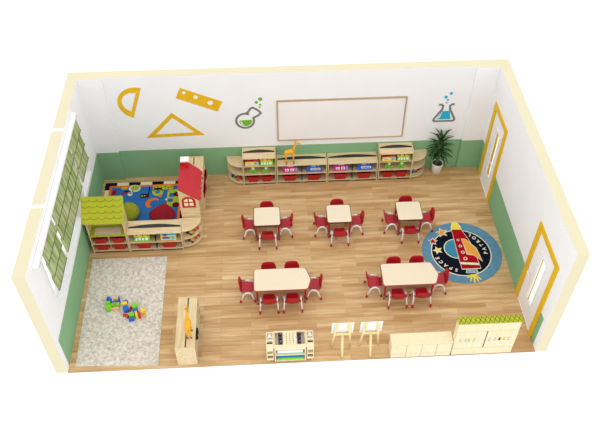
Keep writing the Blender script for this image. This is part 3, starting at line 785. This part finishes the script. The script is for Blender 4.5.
# roof sheet with scalloped shingle lines
b = MB(); sl = math.atan2(.42, .35)
MR = Matrix.Translation((0, -.21, .905)) @ Matrix.Rotation(sl, 4, 'X')
Lr = math.hypot(.42, .35)+.01; wr = .42
b.prism(rrect(-wr, wr, 0, Lr, .035, 5), 0, .018, LIME, MR)
for r_ in range(4):
    y0 = .10+r_*.118; n = 5
    off_ = (r_ % 2)*.0
    for k in range(n):
        xc = -wr+.085+.158*k+off_
        pts = [(xc+.079*math.cos(a), y0+.045+(-.045*math.sin(a))) for a in [PI-i*PI/8 for i in range(9)]]
        for p, q in zip(pts[:-1], pts[1:]):
            d = (Vector(q)-Vector(p)).normalized(); nn = Vector((-d.y, d.x))*.0038
            if abs(q[0]) < wr-.01 and abs(p[0]) < wr-.01:
                P4 = [tuple(Vector(p)-nn), tuple(Vector(q)-nn), tuple(Vector(q)+nn), tuple(Vector(p)+nn)]
                b.flat(P4, .0187, LINE, MR)
o = b.build('roof', t); o['label'] = 'lime green slanted roof with scalloped shingle lines'
for q, (z, zz) in enumerate(((.272, 'upper'), (.063, 'lower'))):
    for s, sn in ((-1, 'left'), (1, 'right')):
        place_bin(.455+s*.178, 2.965, z, .98, 1.15, 'red storage bin, %s of the %s pair under the lime roof' % (sn, zz))

# low two-bay unit beside it
shelf_unit('low maple two-bay shelf between the lime roof and the rounded corner shelf', 1.393, 3.028, 1.113, .38, .54, [.272], 2, group='play corner shelves', lensy=.44)
for s, sn in ((-1, 'left'), (1, 'right')):
    place_bin(1.393+s*.26, 2.97, .063, 1.2, 1.18, 'red storage bin in the %s bay of the low play corner shelf' % sn)
toybox(1.393-.27, 2.868, .272, .32, .215, .05, GB1, 'green and yellow toy box in the left bay of the low play corner shelf', GG)
toybox(1.393+.27, 2.868, .272, .32, .215, .05, (B_YE, [(0, 1, .55, 1, B_SK), (.1, .5, .6, .9, B_BL), (.55, .9, .65, .95, B_GR), (.1, .6, .15, .4, B_BL), (.65, .9, .1, .45, B_SK), (.2, .4, .45, .6, B_RE)]), 'yellow and sky blue toy box in the right bay of the low play corner shelf', GG)
quarter_shelf('rounded maple corner shelf joining the low shelf and the red-roofed house', 1.953, 3.255, .38, .54, [.065, .30, .54], 1, depth=.385)
for z, a in ((.30, 'middle'), (.065, 'lowest')):
    toy_car(2.10, 3.02, z, B_NV, B_YE, 'navy and yellow toy truck on the %s board of the rounded corner shelf' % a, -.5, 1.0)
    toy_car(2.22, 3.13, z, B_OR, B_RE, 'orange toy truck on the %s board of the rounded corner shelf' % a, .7, .8)

# playhouse doorway with red roof: gable panel, roof and chimney
t = thing('playhouse_arch', (2.14, 3.7, 0), 'maple playhouse doorway with slanted red scalloped roof, red window and chimney', 'playhouse')
off = t.location
MX = Matrix(((1, 0, 0, 0), (0, 0, -1, 0), (0, 1, 0, 0), (0, 0, 0, 1)))
b = MB(); b.prism([(1.945, .005), (2.335, .005), (2.335, 1.055), (1.975, 1.335), (1.945, 1.335)], -3.290, -3.268, MAPLE, MX); b.build('gable_panel', t, off)
b = MB(); zc = .955; xc = 2.13   # window
def win_poly(w, h0, h1, n=9):
    return [(xc-w, zc-h0), (xc+w, zc-h0), (xc+w, zc+h1*.35)]+[(xc+w*math.cos(PI*i/n), zc+h1*.35+h1*.65*math.sin(PI*i/n)) for i in range(1, n)]+[(xc-w, zc+h1*.35)]
O = win_poly(.14, .13, .18); I = win_poly(.095, .085, .13)
b.ring(O, I, 3.2675-3.2675, .006, ROOFR, Matrix.Translation((0, 3.2675, 0)) @ MX)
b.box(xc-.013, xc+.013, 3.2615, 3.2663, zc-.085, zc+.128, ROOFR); b.box(xc-.095, xc+.095, 3.2617, 3.2661, zc+.01, zc+.036, ROOFR)
b.build('window_trim', t, off)['label'] = 'red arched window trim'
b = MB(); b.prism(win_poly(.094, .084, .129), 0, .001, mat('pale_yellow_paint', (252, 244, 200), .6), Matrix.Translation((0, 3.2675, 0)) @ MX); b.build('window_fill', t, off)
# roof sheet: ridge x=1.95 z=1.36, eave x=2.38 z=1.02, y 3.25..4.2; eave edge scalloped
sl = math.atan2(.34, .43); Ls = math.hypot(.43, .34)
P = [(0, 3.25)]; n = 6; ya, yb_ = 3.25, 4.12
for k in range(n):
    for i in range(7):
        a = PI*i/6; y = ya+(yb_-ya)*(k+.5-.5*math.cos(a))/n
        P.append((Ls-.045+.045*math.sin(a), y))
P += [(0, 4.22)]
MR = Matrix.Translation((1.95, 0, 1.35)) @ Matrix.Rotation(sl, 4, 'Y')
b = MB(); b.prism(P, 0, .018, ROOFR, MR)
for k in range(5):
    for j in range(4):
        b.flat(circ(.12+.11*j, 3.42+.16*k+(.08 if j % 2 else 0), .006, 6), .0185, mat('roof_dot', (150, 24, 36), .6), MR)
b.build('roof', t, off)['label'] = 'slanted red roof with scalloped eave'
b = MB(); b.box(1.985, 2.13, 4.0, 4.12, 1.23, 1.42, ROOFR); b.build('chimney', t, off)['label'] = 'red chimney'
b = MB(); b.box(1.97, 2.145, 3.99, 4.13, 1.4205, 1.455, WHITE); b.build('chimney_cap', t, off)['label'] = 'white chimney cap'
b = MB(); b.box(1.955, 1.975, 3.30, 4.2, 1.26, 1.345, MAPLE); b.build('ridge_rail', t, off)
b = MB(); b.prism([(1.96, .86), (2.33, .86), (2.33, 1.05), (1.96, 1.335)], -4.20, -4.18, MAPLE, MX); b.build('rear_gable', t, off)
# tall shelf facing the room
SH = shelf_unit('tall maple shelf behind the red roof, facing the tables', 2.165, 4.385, .88, .39, .81, [.30, .56], 2, rz=PI/2, group='play corner shelves', lensy=.5, lh=.022)
o_ = SH
for s, sn in ((-1, 'nearer the viewer'), (1, 'nearer the back wall')):
    place_bin(2.265, 4.385+s*.215, .30, 1.15, 1.1, 'red storage bin pulled out of the red-roofed house shelf, %s' % sn, rz=PI/2)

# ------------------------------------------------------------------ tables and chairs
def table(label, cx, cy, poly, legs, h=.50, group=None, edge=EDGE):
    t = thing('activity_table', (cx, cy, 0), label, 'table', group)
    b = MB(); P = rpoly(poly, .05); b.prism(P, h-.034, h-.002, edge)
    o = b.build('table_edge', t); o['label'] = 'dark brown edge band' if edge is EDGE else 'reddish brown edge band'
    k = []
    c = Vector((sum(p[0] for p in P)/len(P), sum(p[1] for p in P)/len(P)))
    for p in P:
        d = (Vector(p)-c); k.append(tuple(c+d*(1-.016/d.length)))
    b = MB(); b.prism(k, h-.0018, h, TOP); b.build('tabletop', t)
    for x, y in legs:
        b = MB(); b.tube([(x, y, h-.035), (x, y, .11)], .019, CAPRED, 12); o = b.build('leg', t)
        b = MB(); b.tube([(x, y, .109), (x, y, .02)], .014, GREYM, 12); b.build('leg_extension', o)
        b = MB(); b.lathe([(.02, .0005), (.02, .02), (.014, .028)], CAPRED, (x, y, 0), 12); b.build('foot_cap', o)
    return t
GS = 'small square activity tables'
def sq(label, x0, x1, y0, y1):
    cx, cy = (x0+x1)/2, (y0+y1)/2; a, c = (x1-x0)/2, (y1-y0)/2
    table(label, cx, cy, [(-a, -c), (a, -c), (a, c), (-a, c)], [(sx*(a-.04), sy*(c-.04)) for sx in (-1, 1) for sy in (-1, 1)], group=GS)
sq('square pale-topped table at the left of the far row of three', 3.43, 3.99, 2.975, 3.51)
sq('square pale-topped table in the middle of the far row of three', 4.96, 5.48, 2.985, 3.50)
sq('square pale-topped table at the right of the far row, closest to the rocket rug', 6.44, 6.975, 2.98, 3.52)
def pent(label, x0, x1, tip, y0, y1):
    cx, cy = (x0+x1)/2, (y0+y1)/2; a, c = (x1-x0)/2, (y1-y0)/2
    table(label, cx, cy, [(-a, -c), (a-.01, -c), (tip-cx, -.03), (a-.03, c), (-a, c)], [(-a+.06, -c+.06), (a-.06, -c+.06), (-a+.06, c-.06), (a-.08, c-.06)], group='long pointed-end activity tables', edge=EDGE2)
pent('long pale-topped table with a pointed end, left of the near row', 3.415, 4.47, 4.535, 1.295, 1.83)
pent('long pale-topped table with a pointed end, right of the near row beside the rocket rug', 5.905, 6.95, 7.03, 1.295, 1.84)

def make_chair():
    t = thing('stacking_chair', (0, 0, 0), 'x', 'chair')      # faces +y
    # seat: slightly dished shell
    n = 8; w, d = .122, .138; zs = .245
    def shell(nx, ny, fn, th, mt, flip=False):
        vs = []
        for side in (0, 1):
            for i in range(nx+1):
                for j in range(ny+1):
                    p, nrm = fn(i/nx, j/ny); vs.append(tuple(Vector(p)+Vector(nrm)*(th*side)))
        N = (nx+1)*(ny+1); fs = []
        for i in range(nx):
            for j in range(ny):
                a = i*(ny+1)+j; q = (a, a+1, a+ny+2, a+ny+1)
                fs.append(q); fs.append(tuple(N+k for k in q[::-1]))
        bd = [i*(ny+1) for i in range(nx+1)]+[nx*(ny+1)+j for j in range(1, ny+1)]+[i*(ny+1)+ny for i in range(nx-1, -1, -1)]+[j for j in range(ny-1, 0, -1)]
        for k in range(len(bd)):
            a, c = bd[k], bd[(k+1) % len(bd)]; fs.append((a, c, N+c, N+a))
        b = MB(); b.add(vs, fs, mt, smooth=True); return b
    def seat(u, v):
        x = (u*2-1); y = (v*2-1)
        k = 1-.10*y-.04*abs(x)**4*abs(y)**4
        return (x*w*k*(1-.10*y**8), y*d*(1-.06*x**6)+.015, zs+.014*x*x-.018*max(0, y)**3+.02*max(0, -y)**4), (0, 0, .009)
    o = shell(10, 10, seat, 1, CHR).build('seat', t)
    def back(u, v):
        x = u*2-1
        ww = .134*(1-.10*(max(0, v-.7)/.3)**3)*(1-.08*(max(0, .25-v)/.25)**2)
        z = .275+v*.20*(1-.12*x**8*v)
        y = -.112-.04*v-.022*(1-x*x)
        return (x*ww, y, z), (0, .009, .0)
    shell(10, 8, back, 1, CHR).build('backrest', t)
    for s in (-1, 1):
        X = s*.158
        P = []
        for i in range(17):
            a = PI*i/16
            P.append((X+s*.012*(1-math.sin(a)), .004-.095*math.cos(a), .165+.105*math.sin(a)))
        P = [(X+s*.022, -.142, .03)]+P+[(X+s*.022, .142, .03)]
        b = MB(); b.tube(P, .0155, TUBE, 10); o = b.build('leg_arch', t)
        for sy in (-1, 1):
            b = MB(); b.tube([(X+s*.0195, sy*.130, .075), (X+s*.023, sy*.146, .0008)], [.019, .0215], CAPRED, 10); b.build('foot_cap', o)
    # uprights carrying the backrest and bars under the seat
    for s in (-1, 1):
        b = MB(); b.tube([(s*.158, -.03, .255), (s*.150, -.10, .275), (s*.142, -.128, .32), (s*.136, -.143, .40)], .009, CHR, 8)
        b.build('back_support', t)
    b = MB()
    for y in (-.05, .07): b.tube([(-.158, y, .232 if y < 0 else .232), (.158, y, .232)], .008, GREYM, 8)
    b.build('crossbar', t)
    return t
CH = make_chair(); used = [False]
def chair(x, y, rz, label):
    o = CH if not used[0] else dup(CH); used[0] = True
    o.location = (x, y, 0); o.rotation_euler = (0, 0, rz); o['label'] = label; o['group'] = 'red chairs around the tables'
for nm, x0, x1, y0, y1 in (('left square table', 3.43, 3.99, 2.975, 3.51), ('middle square table', 4.96, 5.48, 2.985, 3.50), ('right square table', 6.44, 6.975, 2.98, 3.52)):
    cx, cy = (x0+x1)/2, (y0+y1)/2
    chair(cx, y0-.07, 0, 'red chair with white arched legs at the near side of the %s' % nm)
    chair(cx, y1+.03, PI, 'red chair with white arched legs at the far side of the %s' % nm)
    chair(x0-(.10 if nm[0] != 'l' else .09), cy+.0, -PI/2, 'red chair with white arched legs at the left side of the %s' % nm)
    chair(x1+(.11 if nm[0] != 'l' else .10), cy+.0, PI/2, 'red chair with white arched legs at the right side of the %s' % nm)
for nm, x0, x1, y0, y1, fx in (('left long table', 3.415, 4.47, 1.295, 1.83, (3.70, 4.16)), ('right long table', 5.905, 6.95, 1.295, 1.84, (6.205, 6.675))):
    cy = (y0+y1)/2
    for x, sn in zip(fx, ('left', 'right')):
        chair(x, y0-.03, 0, 'red chair, %s of the two at the near side of the %s' % (sn, nm))
    for x, sn in zip(((3.71, 4.175) if nm[0] == 'l' else (6.215, 6.68)), ('left', 'right')):
        chair(x, y1+.03, PI, 'red chair, %s of the two at the far side of the %s' % (sn, nm))
    chair(x0-.13, cy+.03, -PI/2, 'red chair with white arched legs at the flat left end of the %s' % nm)
    chair(x1+.12, cy+.03, PI/2-.05, 'red chair with white arched legs at the pointed end of the %s' % nm)

# ------------------------------------------------------------------ potted yucca
t = thing('potted_yucca', (7.65, 4.93, 0), 'leafy green yucca in a round white pot by the back wall', 'potted plant')
b = MB(); b.lathe([(.098, .001), (.11, .02), (.132, .26), (.132, .28), (.122, .28), (.115, .265), (.11, .25)], POT, n=32); b.build('pot', t)
b = MB(); b.lathe([(.0, .252), (.109, .252), (.06, .265), (0, .27)], SOIL, n=24); b.build('soil', t)
b = MB(); b.tube([(.0, 0, .27), (.01, -.0, .50), (-.0, -.01, .72), (-.01, -.01, .95)], [.026, .022, .02, .012], BARK, 10)
b.tube([(-.02, .0, .27), (-.05, -.02, .42), (-.09, -.04, .55)], [.018, .014, .010], BARK, 8); b.build('stem', t)
b = MB()
def leaf(base, az, el, L, w):
    d = Vector((math.cos(az)*math.cos(el), math.sin(az)*math.cos(el), math.sin(el))); s = Vector((-math.sin(az), math.cos(az), 0))
    p = Vector(base); n = 7; vs = []; k = 0
    for i in range(n+1):
        u = i/n; ww = w*(.45+2.2*u*(1-u)+.0)*(1-u**4)
        up = s.cross(d)
        vs += [tuple(p-s*ww), tuple(p-up*ww*.35), tuple(p+s*ww)]
        p = p+d*(L/n); d = (d+Vector((0, 0, -.20*(.4+u)))).normalized()
        lim = YB-.02-4.93
        if p.y > lim: p.y = lim
        if p.x > .37: p.x = .37
        if p.z < .63 and p.x < -.23: p.x = -.23
    fs = []
    for i in range(n):
        for q in (0, 1): a = 3*i+q; fs.append((a, a+1, a+4, a+3))
    b.add(vs, fs, LEAF, smooth=True)
for i in range(44):
    u = i/44; zz = .58+.42*u
    az = i*2.399+random.uniform(-.2, .2); el = -.15+1.35*u**1.5+random.uniform(-.12, .12)
    leaf((-.005, -.01, zz), az, el, random.uniform(.30, .42), .027)
for i in range(16):
    leaf((-.09, -.04, .50+.003*i), i*2.4, .1+.06*i+random.uniform(-.1, .1), random.uniform(.2, .28), .022)
o = b.build('foliage', t); md = o.modifiers.new('thick', 'SOLIDIFY'); md.thickness = .0016

# ------------------------------------------------------------------ front row
# giraffe cabinet
shelf_unit('low maple cabinet with a toy giraffe on top, in front of the beige rug side', 2.18, .61, 1.14, .36, .56, [.30], 2, rz=PI/2, lensy=.44, lh=.022, name='low_cabinet', plate=False)
make_giraffe((2.255, .33, .5645), 'yellow toy giraffe standing on the free-standing cabinet at the front', PI/2)
for i, y in enumerate((.42, .53)):
    o = MB(); o.box(2.28, 2.385, y-.03, y+.03, .302, .44, BLACK); o.box(2.31, 2.35, y-.015, y+.015, .44, .452, DARK)
    tag(o.build('carry_case', None, (2.3, y, .302), .01), 'small black case poking out of the free-standing cabinet, %s one' % ('nearer' if i == 0 else 'farther'), 'case', 'black cases in the cabinet')

# art supply bench
t = thing('art_bench', (4.055, .2, 0), 'cream wooden art station bench with paint cup trays and paper shelves at the front edge', 'art bench'); off = t.location.copy(); off.y = .365; t.location = off; t.scale = (1, 1.22, 1)
def ym(y): return .365+(y-.365)*1.22
def P_(name, *a, m=PINE, bev=.003):
    b = MB(); b.box(*a, m); return b.build(name, t, off, bev)
P_('side_panel', 3.775, 3.795, .075, .36, .03, .48); P_('side_panel', 4.325, 4.345, .075, .36, .03, .48)
P_('back_panel', 3.796, 4.324, .348, .36, .03, .478)
b = MB()   # top frame with two recessed trays
for a in ((3.76, 4.36, .075, .125), (3.76, 3.775, .125, .34), (3.935, 4.185, .125, .34), (4.345, 4.36, .125, .34), (3.76, 4.36, .34, .365)):
    b.box(a[0], a[1], a[2], a[3], .481, .50, PINE)
b.build('top_board', t, off)
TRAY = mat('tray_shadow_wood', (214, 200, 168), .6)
for x0, x1 in ((3.7755, 3.9345), (4.1855, 4.3445)):
    b = MB(); b.box(x0, x1, .1255, .3395, .42, .426, TRAY); b.build('tray_floor', t, off)
HOLE = mat('drilled_hole', (110, 84, 54), .7)
b = MB()
for i in range(3):
    for j in range(5): b.prism(circ(4.0+.06*i, .15+.040*j, .008, 8), .5003, .506, HOLE)
b.build('peg_rack', t, off)['label'] = 'rows of small brown pegs'
for x0, x1 in ((3.63, 3.758), (4.362, 4.49)):
    w = MB()
    w.box(x0, x1, .09, .36, .06, .08, PINE)
    w.box(x0, x0+.014, .09, .36, .081, .49, PINE); w.box(x1-.014, x1, .09, .36, .081, .49, PINE); w.box(x0+.014, x1-.014, .346, .36, .081, .49, PINE)
    for z0, z1 in ((.081, .12), (.22, .26), (.36, .49)): w.box(x0+.014, x1-.014, .09, .102, z0, z1, PINE)
    w.box(x0+.014, x1-.014, .102, .346, .24, .25, PINE); w.box(x0+.014, x1-.014, .20, .23, .47, .49, PINE)
    w.box(x0+.014, x1-.014, .102, .15, .47, .49, PINE); w.box(x0+.014, x1-.014, .21, .346, .42, .43, PINE)
    w.build('side_caddy', t, off)
P_('front_rail', 3.796, 4.324, .078, .10, .40, .478)
P_('shelf_board', 3.796, 4.324, .08, .347, .215, .23); P_('bottom_board', 3.796, 4.324, .08, .347, .03, .048)
for x in (3.785, 4.335):
    for y in (.1, .335):
        b = MB(); b.lathe([(.014, .0008), (.014, .029)], BLACK, (x, y, 0), 10); b.build('caster_foot', t, off)
GP = 'navy paint pots in the art bench trays'
for x, sn in ((3.885, 'left'), (4.235, 'right')):
    for j, wn in enumerate(('nearest', 'middle', 'farthest')):
        p = thing('paint_pot', (x, ym(.16+.068*j), .4265), 'navy paint pot, %s of three in the %s tray of the art bench' % (wn, sn), 'paint pot', GP)
        b = MB(); b.lathe([(.026, 0), (.031, .005), (.031, .095), (.024, .10)], B_NV, n=16); b.build('pot', p)
        b = MB(); b.lathe([(.028, .1005), (.028, .115), (.02, .121), (0, .122)], B_NV, n=16); b.build('lid', p)
        b = MB(); b.tube([(.01, 0, .122), (.018, -.004, .135)], .006, B_RE if j % 2 else B_WD, 8); b.build('spout', p)
for x, sn in ((3.694, 'left'), (4.426, 'right')):
    p = thing('white_figurine', (x, ym(.28), .431), 'small white figurine in the %s end caddy of the art bench' % sn, 'figurine', 'white figurines on the art bench')
    b = MB(); b.ball((0, 0, .05), .035, WHITE, sc=(1, .9, 1.2)); b.ball((0, -.01, .105), .024, WHITE)
    for s in (-1, 1):
        b.tube([(s*.012, 0, .12), (s*.02, .005, .155)], [.008, .005], WHITE, 8)
        b.tube([(s*.02, -.01, .06), (s*.045, -.03, .05)], [.012, .008], WHITE, 8)
    b.build('figure_body', p)
    b = MB(); b.lathe([(.03, .0005), (.034, .014)], WHITE, n=16); b.build('base', p)
    b = MB(); b.lathe([(.014, 0), (.016, .08), (.010, .10), (.006, .13)], WHITE, n=14)
    tag(b.build('glue_bottle', None, (0, 0, 0)), 'white glue bottle on the lower tray of the %s art bench caddy' % sn, 'bottle', 'glue bottles on the art bench').location = (x, ym(.172), .251)
b = MB(); b.box(3.83, 4.29, .10, .33, .0, .10, PAPER); b.box(3.83, 4.29, .099, .10, .0, .022, mat('turquoise_card', (80, 200, 180), .7)); b.box(3.835, 4.285, .0985, .0989, .0, .008, B_GR)
tag(b.build('paper_stack', None, (0, 0, 0)), 'stack of white paper on the upper shelf of the art bench', 'paper stack').location = (0, -.05, .2312)
b = MB(); b.box(3.83, 4.29, .085, .20, 0, .052, mat('green_card', (120, 216, 60), .7))
tag(b.build('paper_stack', None, (0, 0, 0)), 'bright green card stack at the bottom front of the art bench', 'paper stack').location = (0, -.05, .049)
b = MB(); b.box(3.83, 4.29, .205, .335, 0, .125, mat('blue_card', (20, 108, 196), .7)); b.box(3.83, 4.29, .10, .204, .054, .105, mat('blue_card', (20, 108, 196), .7))
tag(b.build('paper_stack', None, (0, 0, 0)), 'blue card stack behind the green one in the art bench', 'paper stack').location = (0, -.05, .049)

# easels
def easel(dx, label):
    t = thing('easel', (5.02+dx, .198, 0), label, 'easel', 'small wooden easels'); off = (5.02+dx, .22, 0)
    def leg(a, c, r=.023):
        b = MB(); b.tube([(a[0]+dx, a[1], a[2]), (c[0]+dx, c[1], c[2])], r, EASEL, 10); return b.build('leg', t, off)
    leg((4.84, .335, .001), (4.915, .225, .88)); leg((5.195, .335, .001), (5.125, .225, .88))
    leg((5.018, .075, .001), (5.018, .232, .50))
    b = MB(); b.box(4.875+dx, 5.165+dx, .255, .275, .47, .515, EASEL); b.build('crossbar', t, off, .003)
    b = MB(); b.box(4.865+dx, 5.175+dx, .285, .33, .44, .455, EASEL); b.build('tray', t, off, .003)
    b = MB(); a = math.atan2(.055, .36)
    Mr = Matrix.Translation((5.018+dx, .308, .47)) @ Matrix.Rotation(a, 4, 'X')
    b.box(-.20, .20, 0, .010, 0, .40, WHITE, Mr); b.build('drawing_board', t, off)['label'] = 'white drawing board'
easel(0, 'small wooden easel with white board, the left of the two, next to the art bench')
easel(.52, 'small wooden easel with white board, the right of the two, next to the low cabinet')

# low cabinet with four doors
t = thing('low_cupboard', (6.475, .17, 0), 'long low pale ply cupboard with four doors at the front edge', 'cupboard'); off = t.location
x0, x1 = 5.905, 7.027
b = MB(); b.box(x0, x1, .024, .25, .02, .40, PINE); b.build('cabinet_body', t, off, .004)
b = MB(); b.box(x0-.006, x1, .004, .255, .4005, .42, PINE); b.build('top_board', t, off, .004)
b = MB(); b.box(x0+.01, x1-.01, .035, .24, .001, .0195, PINE); b.build('plinth', t, off)
for i in range(4):
    a = x0+.008+(x1-x0-.016)*i/4; c = a+(x1-x0-.016)/4-.006
    b = MB(); b.box(a, c, .004, .023, .115, .395, PINE); b.build('door', t, off, .004)
    b = MB(); b.box(a, c, .004, .023, .003, .105, PINE); b.build('drawer', t, off, .004)
# tall cabinet with lime top
t = thing('tall_cupboard', (7.61, .13, 0), 'tall pale ply cupboard with lime green trellis-patterned roof at the front right', 'cupboard'); off = (7.61, .16, 0)
x0, x1 = 7.037, 8.165
b = MB(); b.box(x0, x1, .052, .172, .02, .985, PINE); b.build('cabinet_body', t, off, .004)
b = MB(); b.box(x0+.01, x1-.01, 0.06, .185, .001, .0195, PINE); b.build('plinth', t, off)
b = MB(); b.prism(rrect(x0-.008, x1+.008, .034, .180, .012, 3), .9855, 1.005, LIME)
n = 13
for i in range(n):
    for s in (-1, 1):
        xa = x0+.0+(x1-x0)*(i+.5)/n; P = [(xa-s*.039-.005, .036), (xa-s*.039+.005, .036), (xa+s*.039+.005, .175), (xa+s*.039-.005, .175)]
        b.flat(P, 1.0055+.0002*(s > 0), LINE)
b.build('roof_board', t, off)['label'] = 'lime green top with dark trellis lines'
b = MB(); b.box(x0+.006, x1-.006, .036, .051, .745, .975, PINE); b.build('header_board', t, off, .004)
b = MB(); b.box(x0+.006, x1-.006, .036, .051, .004, .205, PINE); b.build('drawer_front', t, off, .004)
for q, (a, c) in enumerate(((x0+.006, 7.588), (7.606, x1-.006))):
    b = MB(); b.box(a, c, .036, .051, .213, .737, PINE); o = b.build('door', t, off, .004)
    for x in ((7.14, 7.24, 7.30, 7.39) if q == 0 else (7.67, 7.77, 7.855, 7.94, 8.02)):
        blk = abs(x-7.855) < .01; gr = abs(x-7.30) < .01 or abs(x-7.94) < .01
        f = MB(); m1 = B_GR if gr else (B_SK if not blk else BLACK); m2 = B_YE if gr else (WHITE if not blk else BLACK)
        f.box(x-.017, x+.017, .026, .0355, .445, .475, m1); f.box(x-.013, x+.013, .027, .0355, .475, .505, m2)
        f.lathe([(.010, 0), (.014, .008), (.012, .018), (0, .022)], B_YE if gr else (B_WD if not blk else BLACK), (x, .028, .506), 10)
        ob = f.build('painted_figure', o, off); ob['label'] = 'small green and yellow figure' if gr else ('small black figure' if blk else 'small blue and white figure')
b = MB(); b.box(7.589, 7.605, .040, .0515, .213, .737, DARK); b.build('door_gap', t, off)['label'] = 'dark slot between the doors'

# ------------------------------------------------------------------ building blocks on the beige rug
RZ = .0148
def blk(name, x, y, m, label, rz=0, s=(.04, .03, .04), kind='box', z=0, m2=None):
    s = (s[0]*.98, s[1]*.98, s[2]*1.22)
    b = MB()
    if kind == 'box': b.box(-s[0], s[0], -s[1], s[1], 0, s[2]*2, m)
    elif kind == 'roof': b.prism([(-s[0], 0), (s[0], 0), (s[0]*.6, s[2]*1.4), (0, s[2]*2), (-s[0]*.6, s[2]*1.4)], -s[1], s[1], m, Matrix(((1, 0, 0, 0), (0, 0, -1, 0), (0, 1, 0, 0), (0, 0, 0, 1))))
    elif kind == 'cyl': b.lathe([(s[0], 0), (s[0], s[2]*2)], m, n=18)
    elif kind == 'arch':
        P = [(-s[0], 0), (-s[0]*.6, 0)]+[(-s[0]*.6*math.cos(PI*i/8), s[2]*1.1*math.sin(PI*i/8)) for i in range(1, 8)]+[(s[0]*.6, 0), (s[0], 0), (s[0], s[2]*2), (-s[0], s[2]*2)]
        b.prism(P, -s[1], s[1], m, Matrix(((1, 0, 0, 0), (0, 0, -1, 0), (0, 1, 0, 0), (0, 0, 0, 1))))
    elif kind == 'ball': b.ball((0, 0, s[0]), s[0], m, 16)
    o = b.build(name, None, (0, 0, 0), .003 if kind == 'box' else 0); o.location = (x, y, RZ+z+.0008); o.rotation_euler = (0, 0, rz)
    return tag(o, label, 'toy block', 'building blocks on the beige rug')
blk('toy_block', .56, 1.55, B_BL, 'blue gabled block at the far left of the left block cluster', .3, (.06, .05, .05), 'roof')
blk('toy_block', .565, 1.455, B_GR, 'upright green brick beside the blue gabled block', .1, (.042, .032, .05))
blk('toy_block', .575, 1.36, B_GR, 'green round block at the lower left of the left block cluster', 0, (.058, .05, .045), 'cyl')
blk('toy_block', .70, 1.555, B_WD, 'peach wooden cube at the top of the left block cluster', .1, (.045, .035, .055))
blk('toy_block', .69, 1.49, B_BL, 'long flat blue brick in front of the peach cube', .15, (.07, .02, .03))
blk('toy_block', .765, 1.56, B_BL, 'thin upright blue plate beside the peach cube', .2, (.010, .04, .05))
blk('toy_block', .70, 1.425, B_GR, 'long green brick in the middle of the left block cluster', .12, (.085, .032, .04))
blk('toy_block', .695, 1.425, B_OR, 'small orange disc on top of the long green brick', 0, (.025, .02, .01), 'cyl', .099)
blk('toy_block', .70, 1.355, B_WD, 'long peach wooden brick in front of the long green one', .12, (.085, .025, .025))
blk('toy_block', .885, 1.50, B_BL, 'flat blue brick behind the yellow cube', .12, (.05, .018, .035))
blk('toy_block', .885, 1.43, B_YE, 'yellow cube above the blue round block', .1, (.046, .038, .045))
blk('toy_block', .92, 1.32, B_BL, 'blue round block between the two clusters', 0, (.06, .05, .04), 'cyl')
blk('toy_block', 1.0, 1.33, B_RE, 'thin red brick leaning by the blue round block', -.3, (.012, .05, .035))
blk('toy_block', .93, 1.17, B_RE, 'red arch block at the lower left of the right cluster', -.5, (.06, .02, .03), 'arch')
blk('toy_block', 1.08, 1.37, B_GR, 'green round block at the top of the right block cluster', 0, (.058, .05, .045), 'cyl')
blk('toy_block', 1.10, 1.275, B_BL, 'blue brick under the green round block of the right cluster', .15, (.05, .03, .035))
blk('toy_block', 1.045, 1.16, B_GR, 'green cube in the right block cluster', .35, (.05, .042, .045))
blk('toy_block', 1.05, 1.08, B_BL, 'blue brick at the bottom of the right block cluster', .35, (.055, .022, .03))
blk('toy_block', 1.135, 1.17, B_YE, 'yellow brick between the green cube and the red brick', .3, (.022, .065, .04))
blk('toy_block', 1.19, 1.17, B_RE, 'red upright brick in the right block cluster', .3, (.022, .06, .04))
blk('toy_block', 1.255, 1.25, B_YE, 'yellow cube at the right end of the right block cluster', .3, (.042, .042, .042))
blk('toy_block', 1.29, 1.175, B_WD, 'peach wooden plate at the far right of the right block cluster', .3, (.035, .02, .012))

# ------------------------------------------------------------------ light, camera
w = bpy.data.worlds.new('world'); bpy.context.scene.world = w; w.use_nodes = True
w.node_tree.nodes['Background'].inputs[0].default_value = (1, 1, 1, 1)
w.node_tree.nodes['Background'].inputs[1].default_value = 1.2
ld = bpy.data.lights.new('sun', 'SUN'); ld.energy = .2; ld.angle = math.radians(30); ld.color = (1, .98, .95)
lo = bpy.data.objects.new('sun', ld); C.objects.link(lo); lo.location = (4, -2, 8); lo.rotation_euler = (math.radians(22), math.radians(4), 0)

cd = bpy.data.cameras.new('camera'); cam = bpy.data.objects.new('camera', cd); C.objects.link(cam)
cam.location = (3.8715, -7.0821, 11.5686); cam.rotation_euler = (.7415, .0003, -.0518)
cd.sensor_fit = 'HORIZONTAL'; cd.sensor_width = 36; cd.lens = 722.586/600*36; cd.clip_end = 100
sc = bpy.context.scene; sc.camera = cam
sc.view_settings.view_transform = 'Standard'; sc.view_settings.look = 'None'; sc.view_settings.gamma = 1
sc.view_settings.exposure = 0
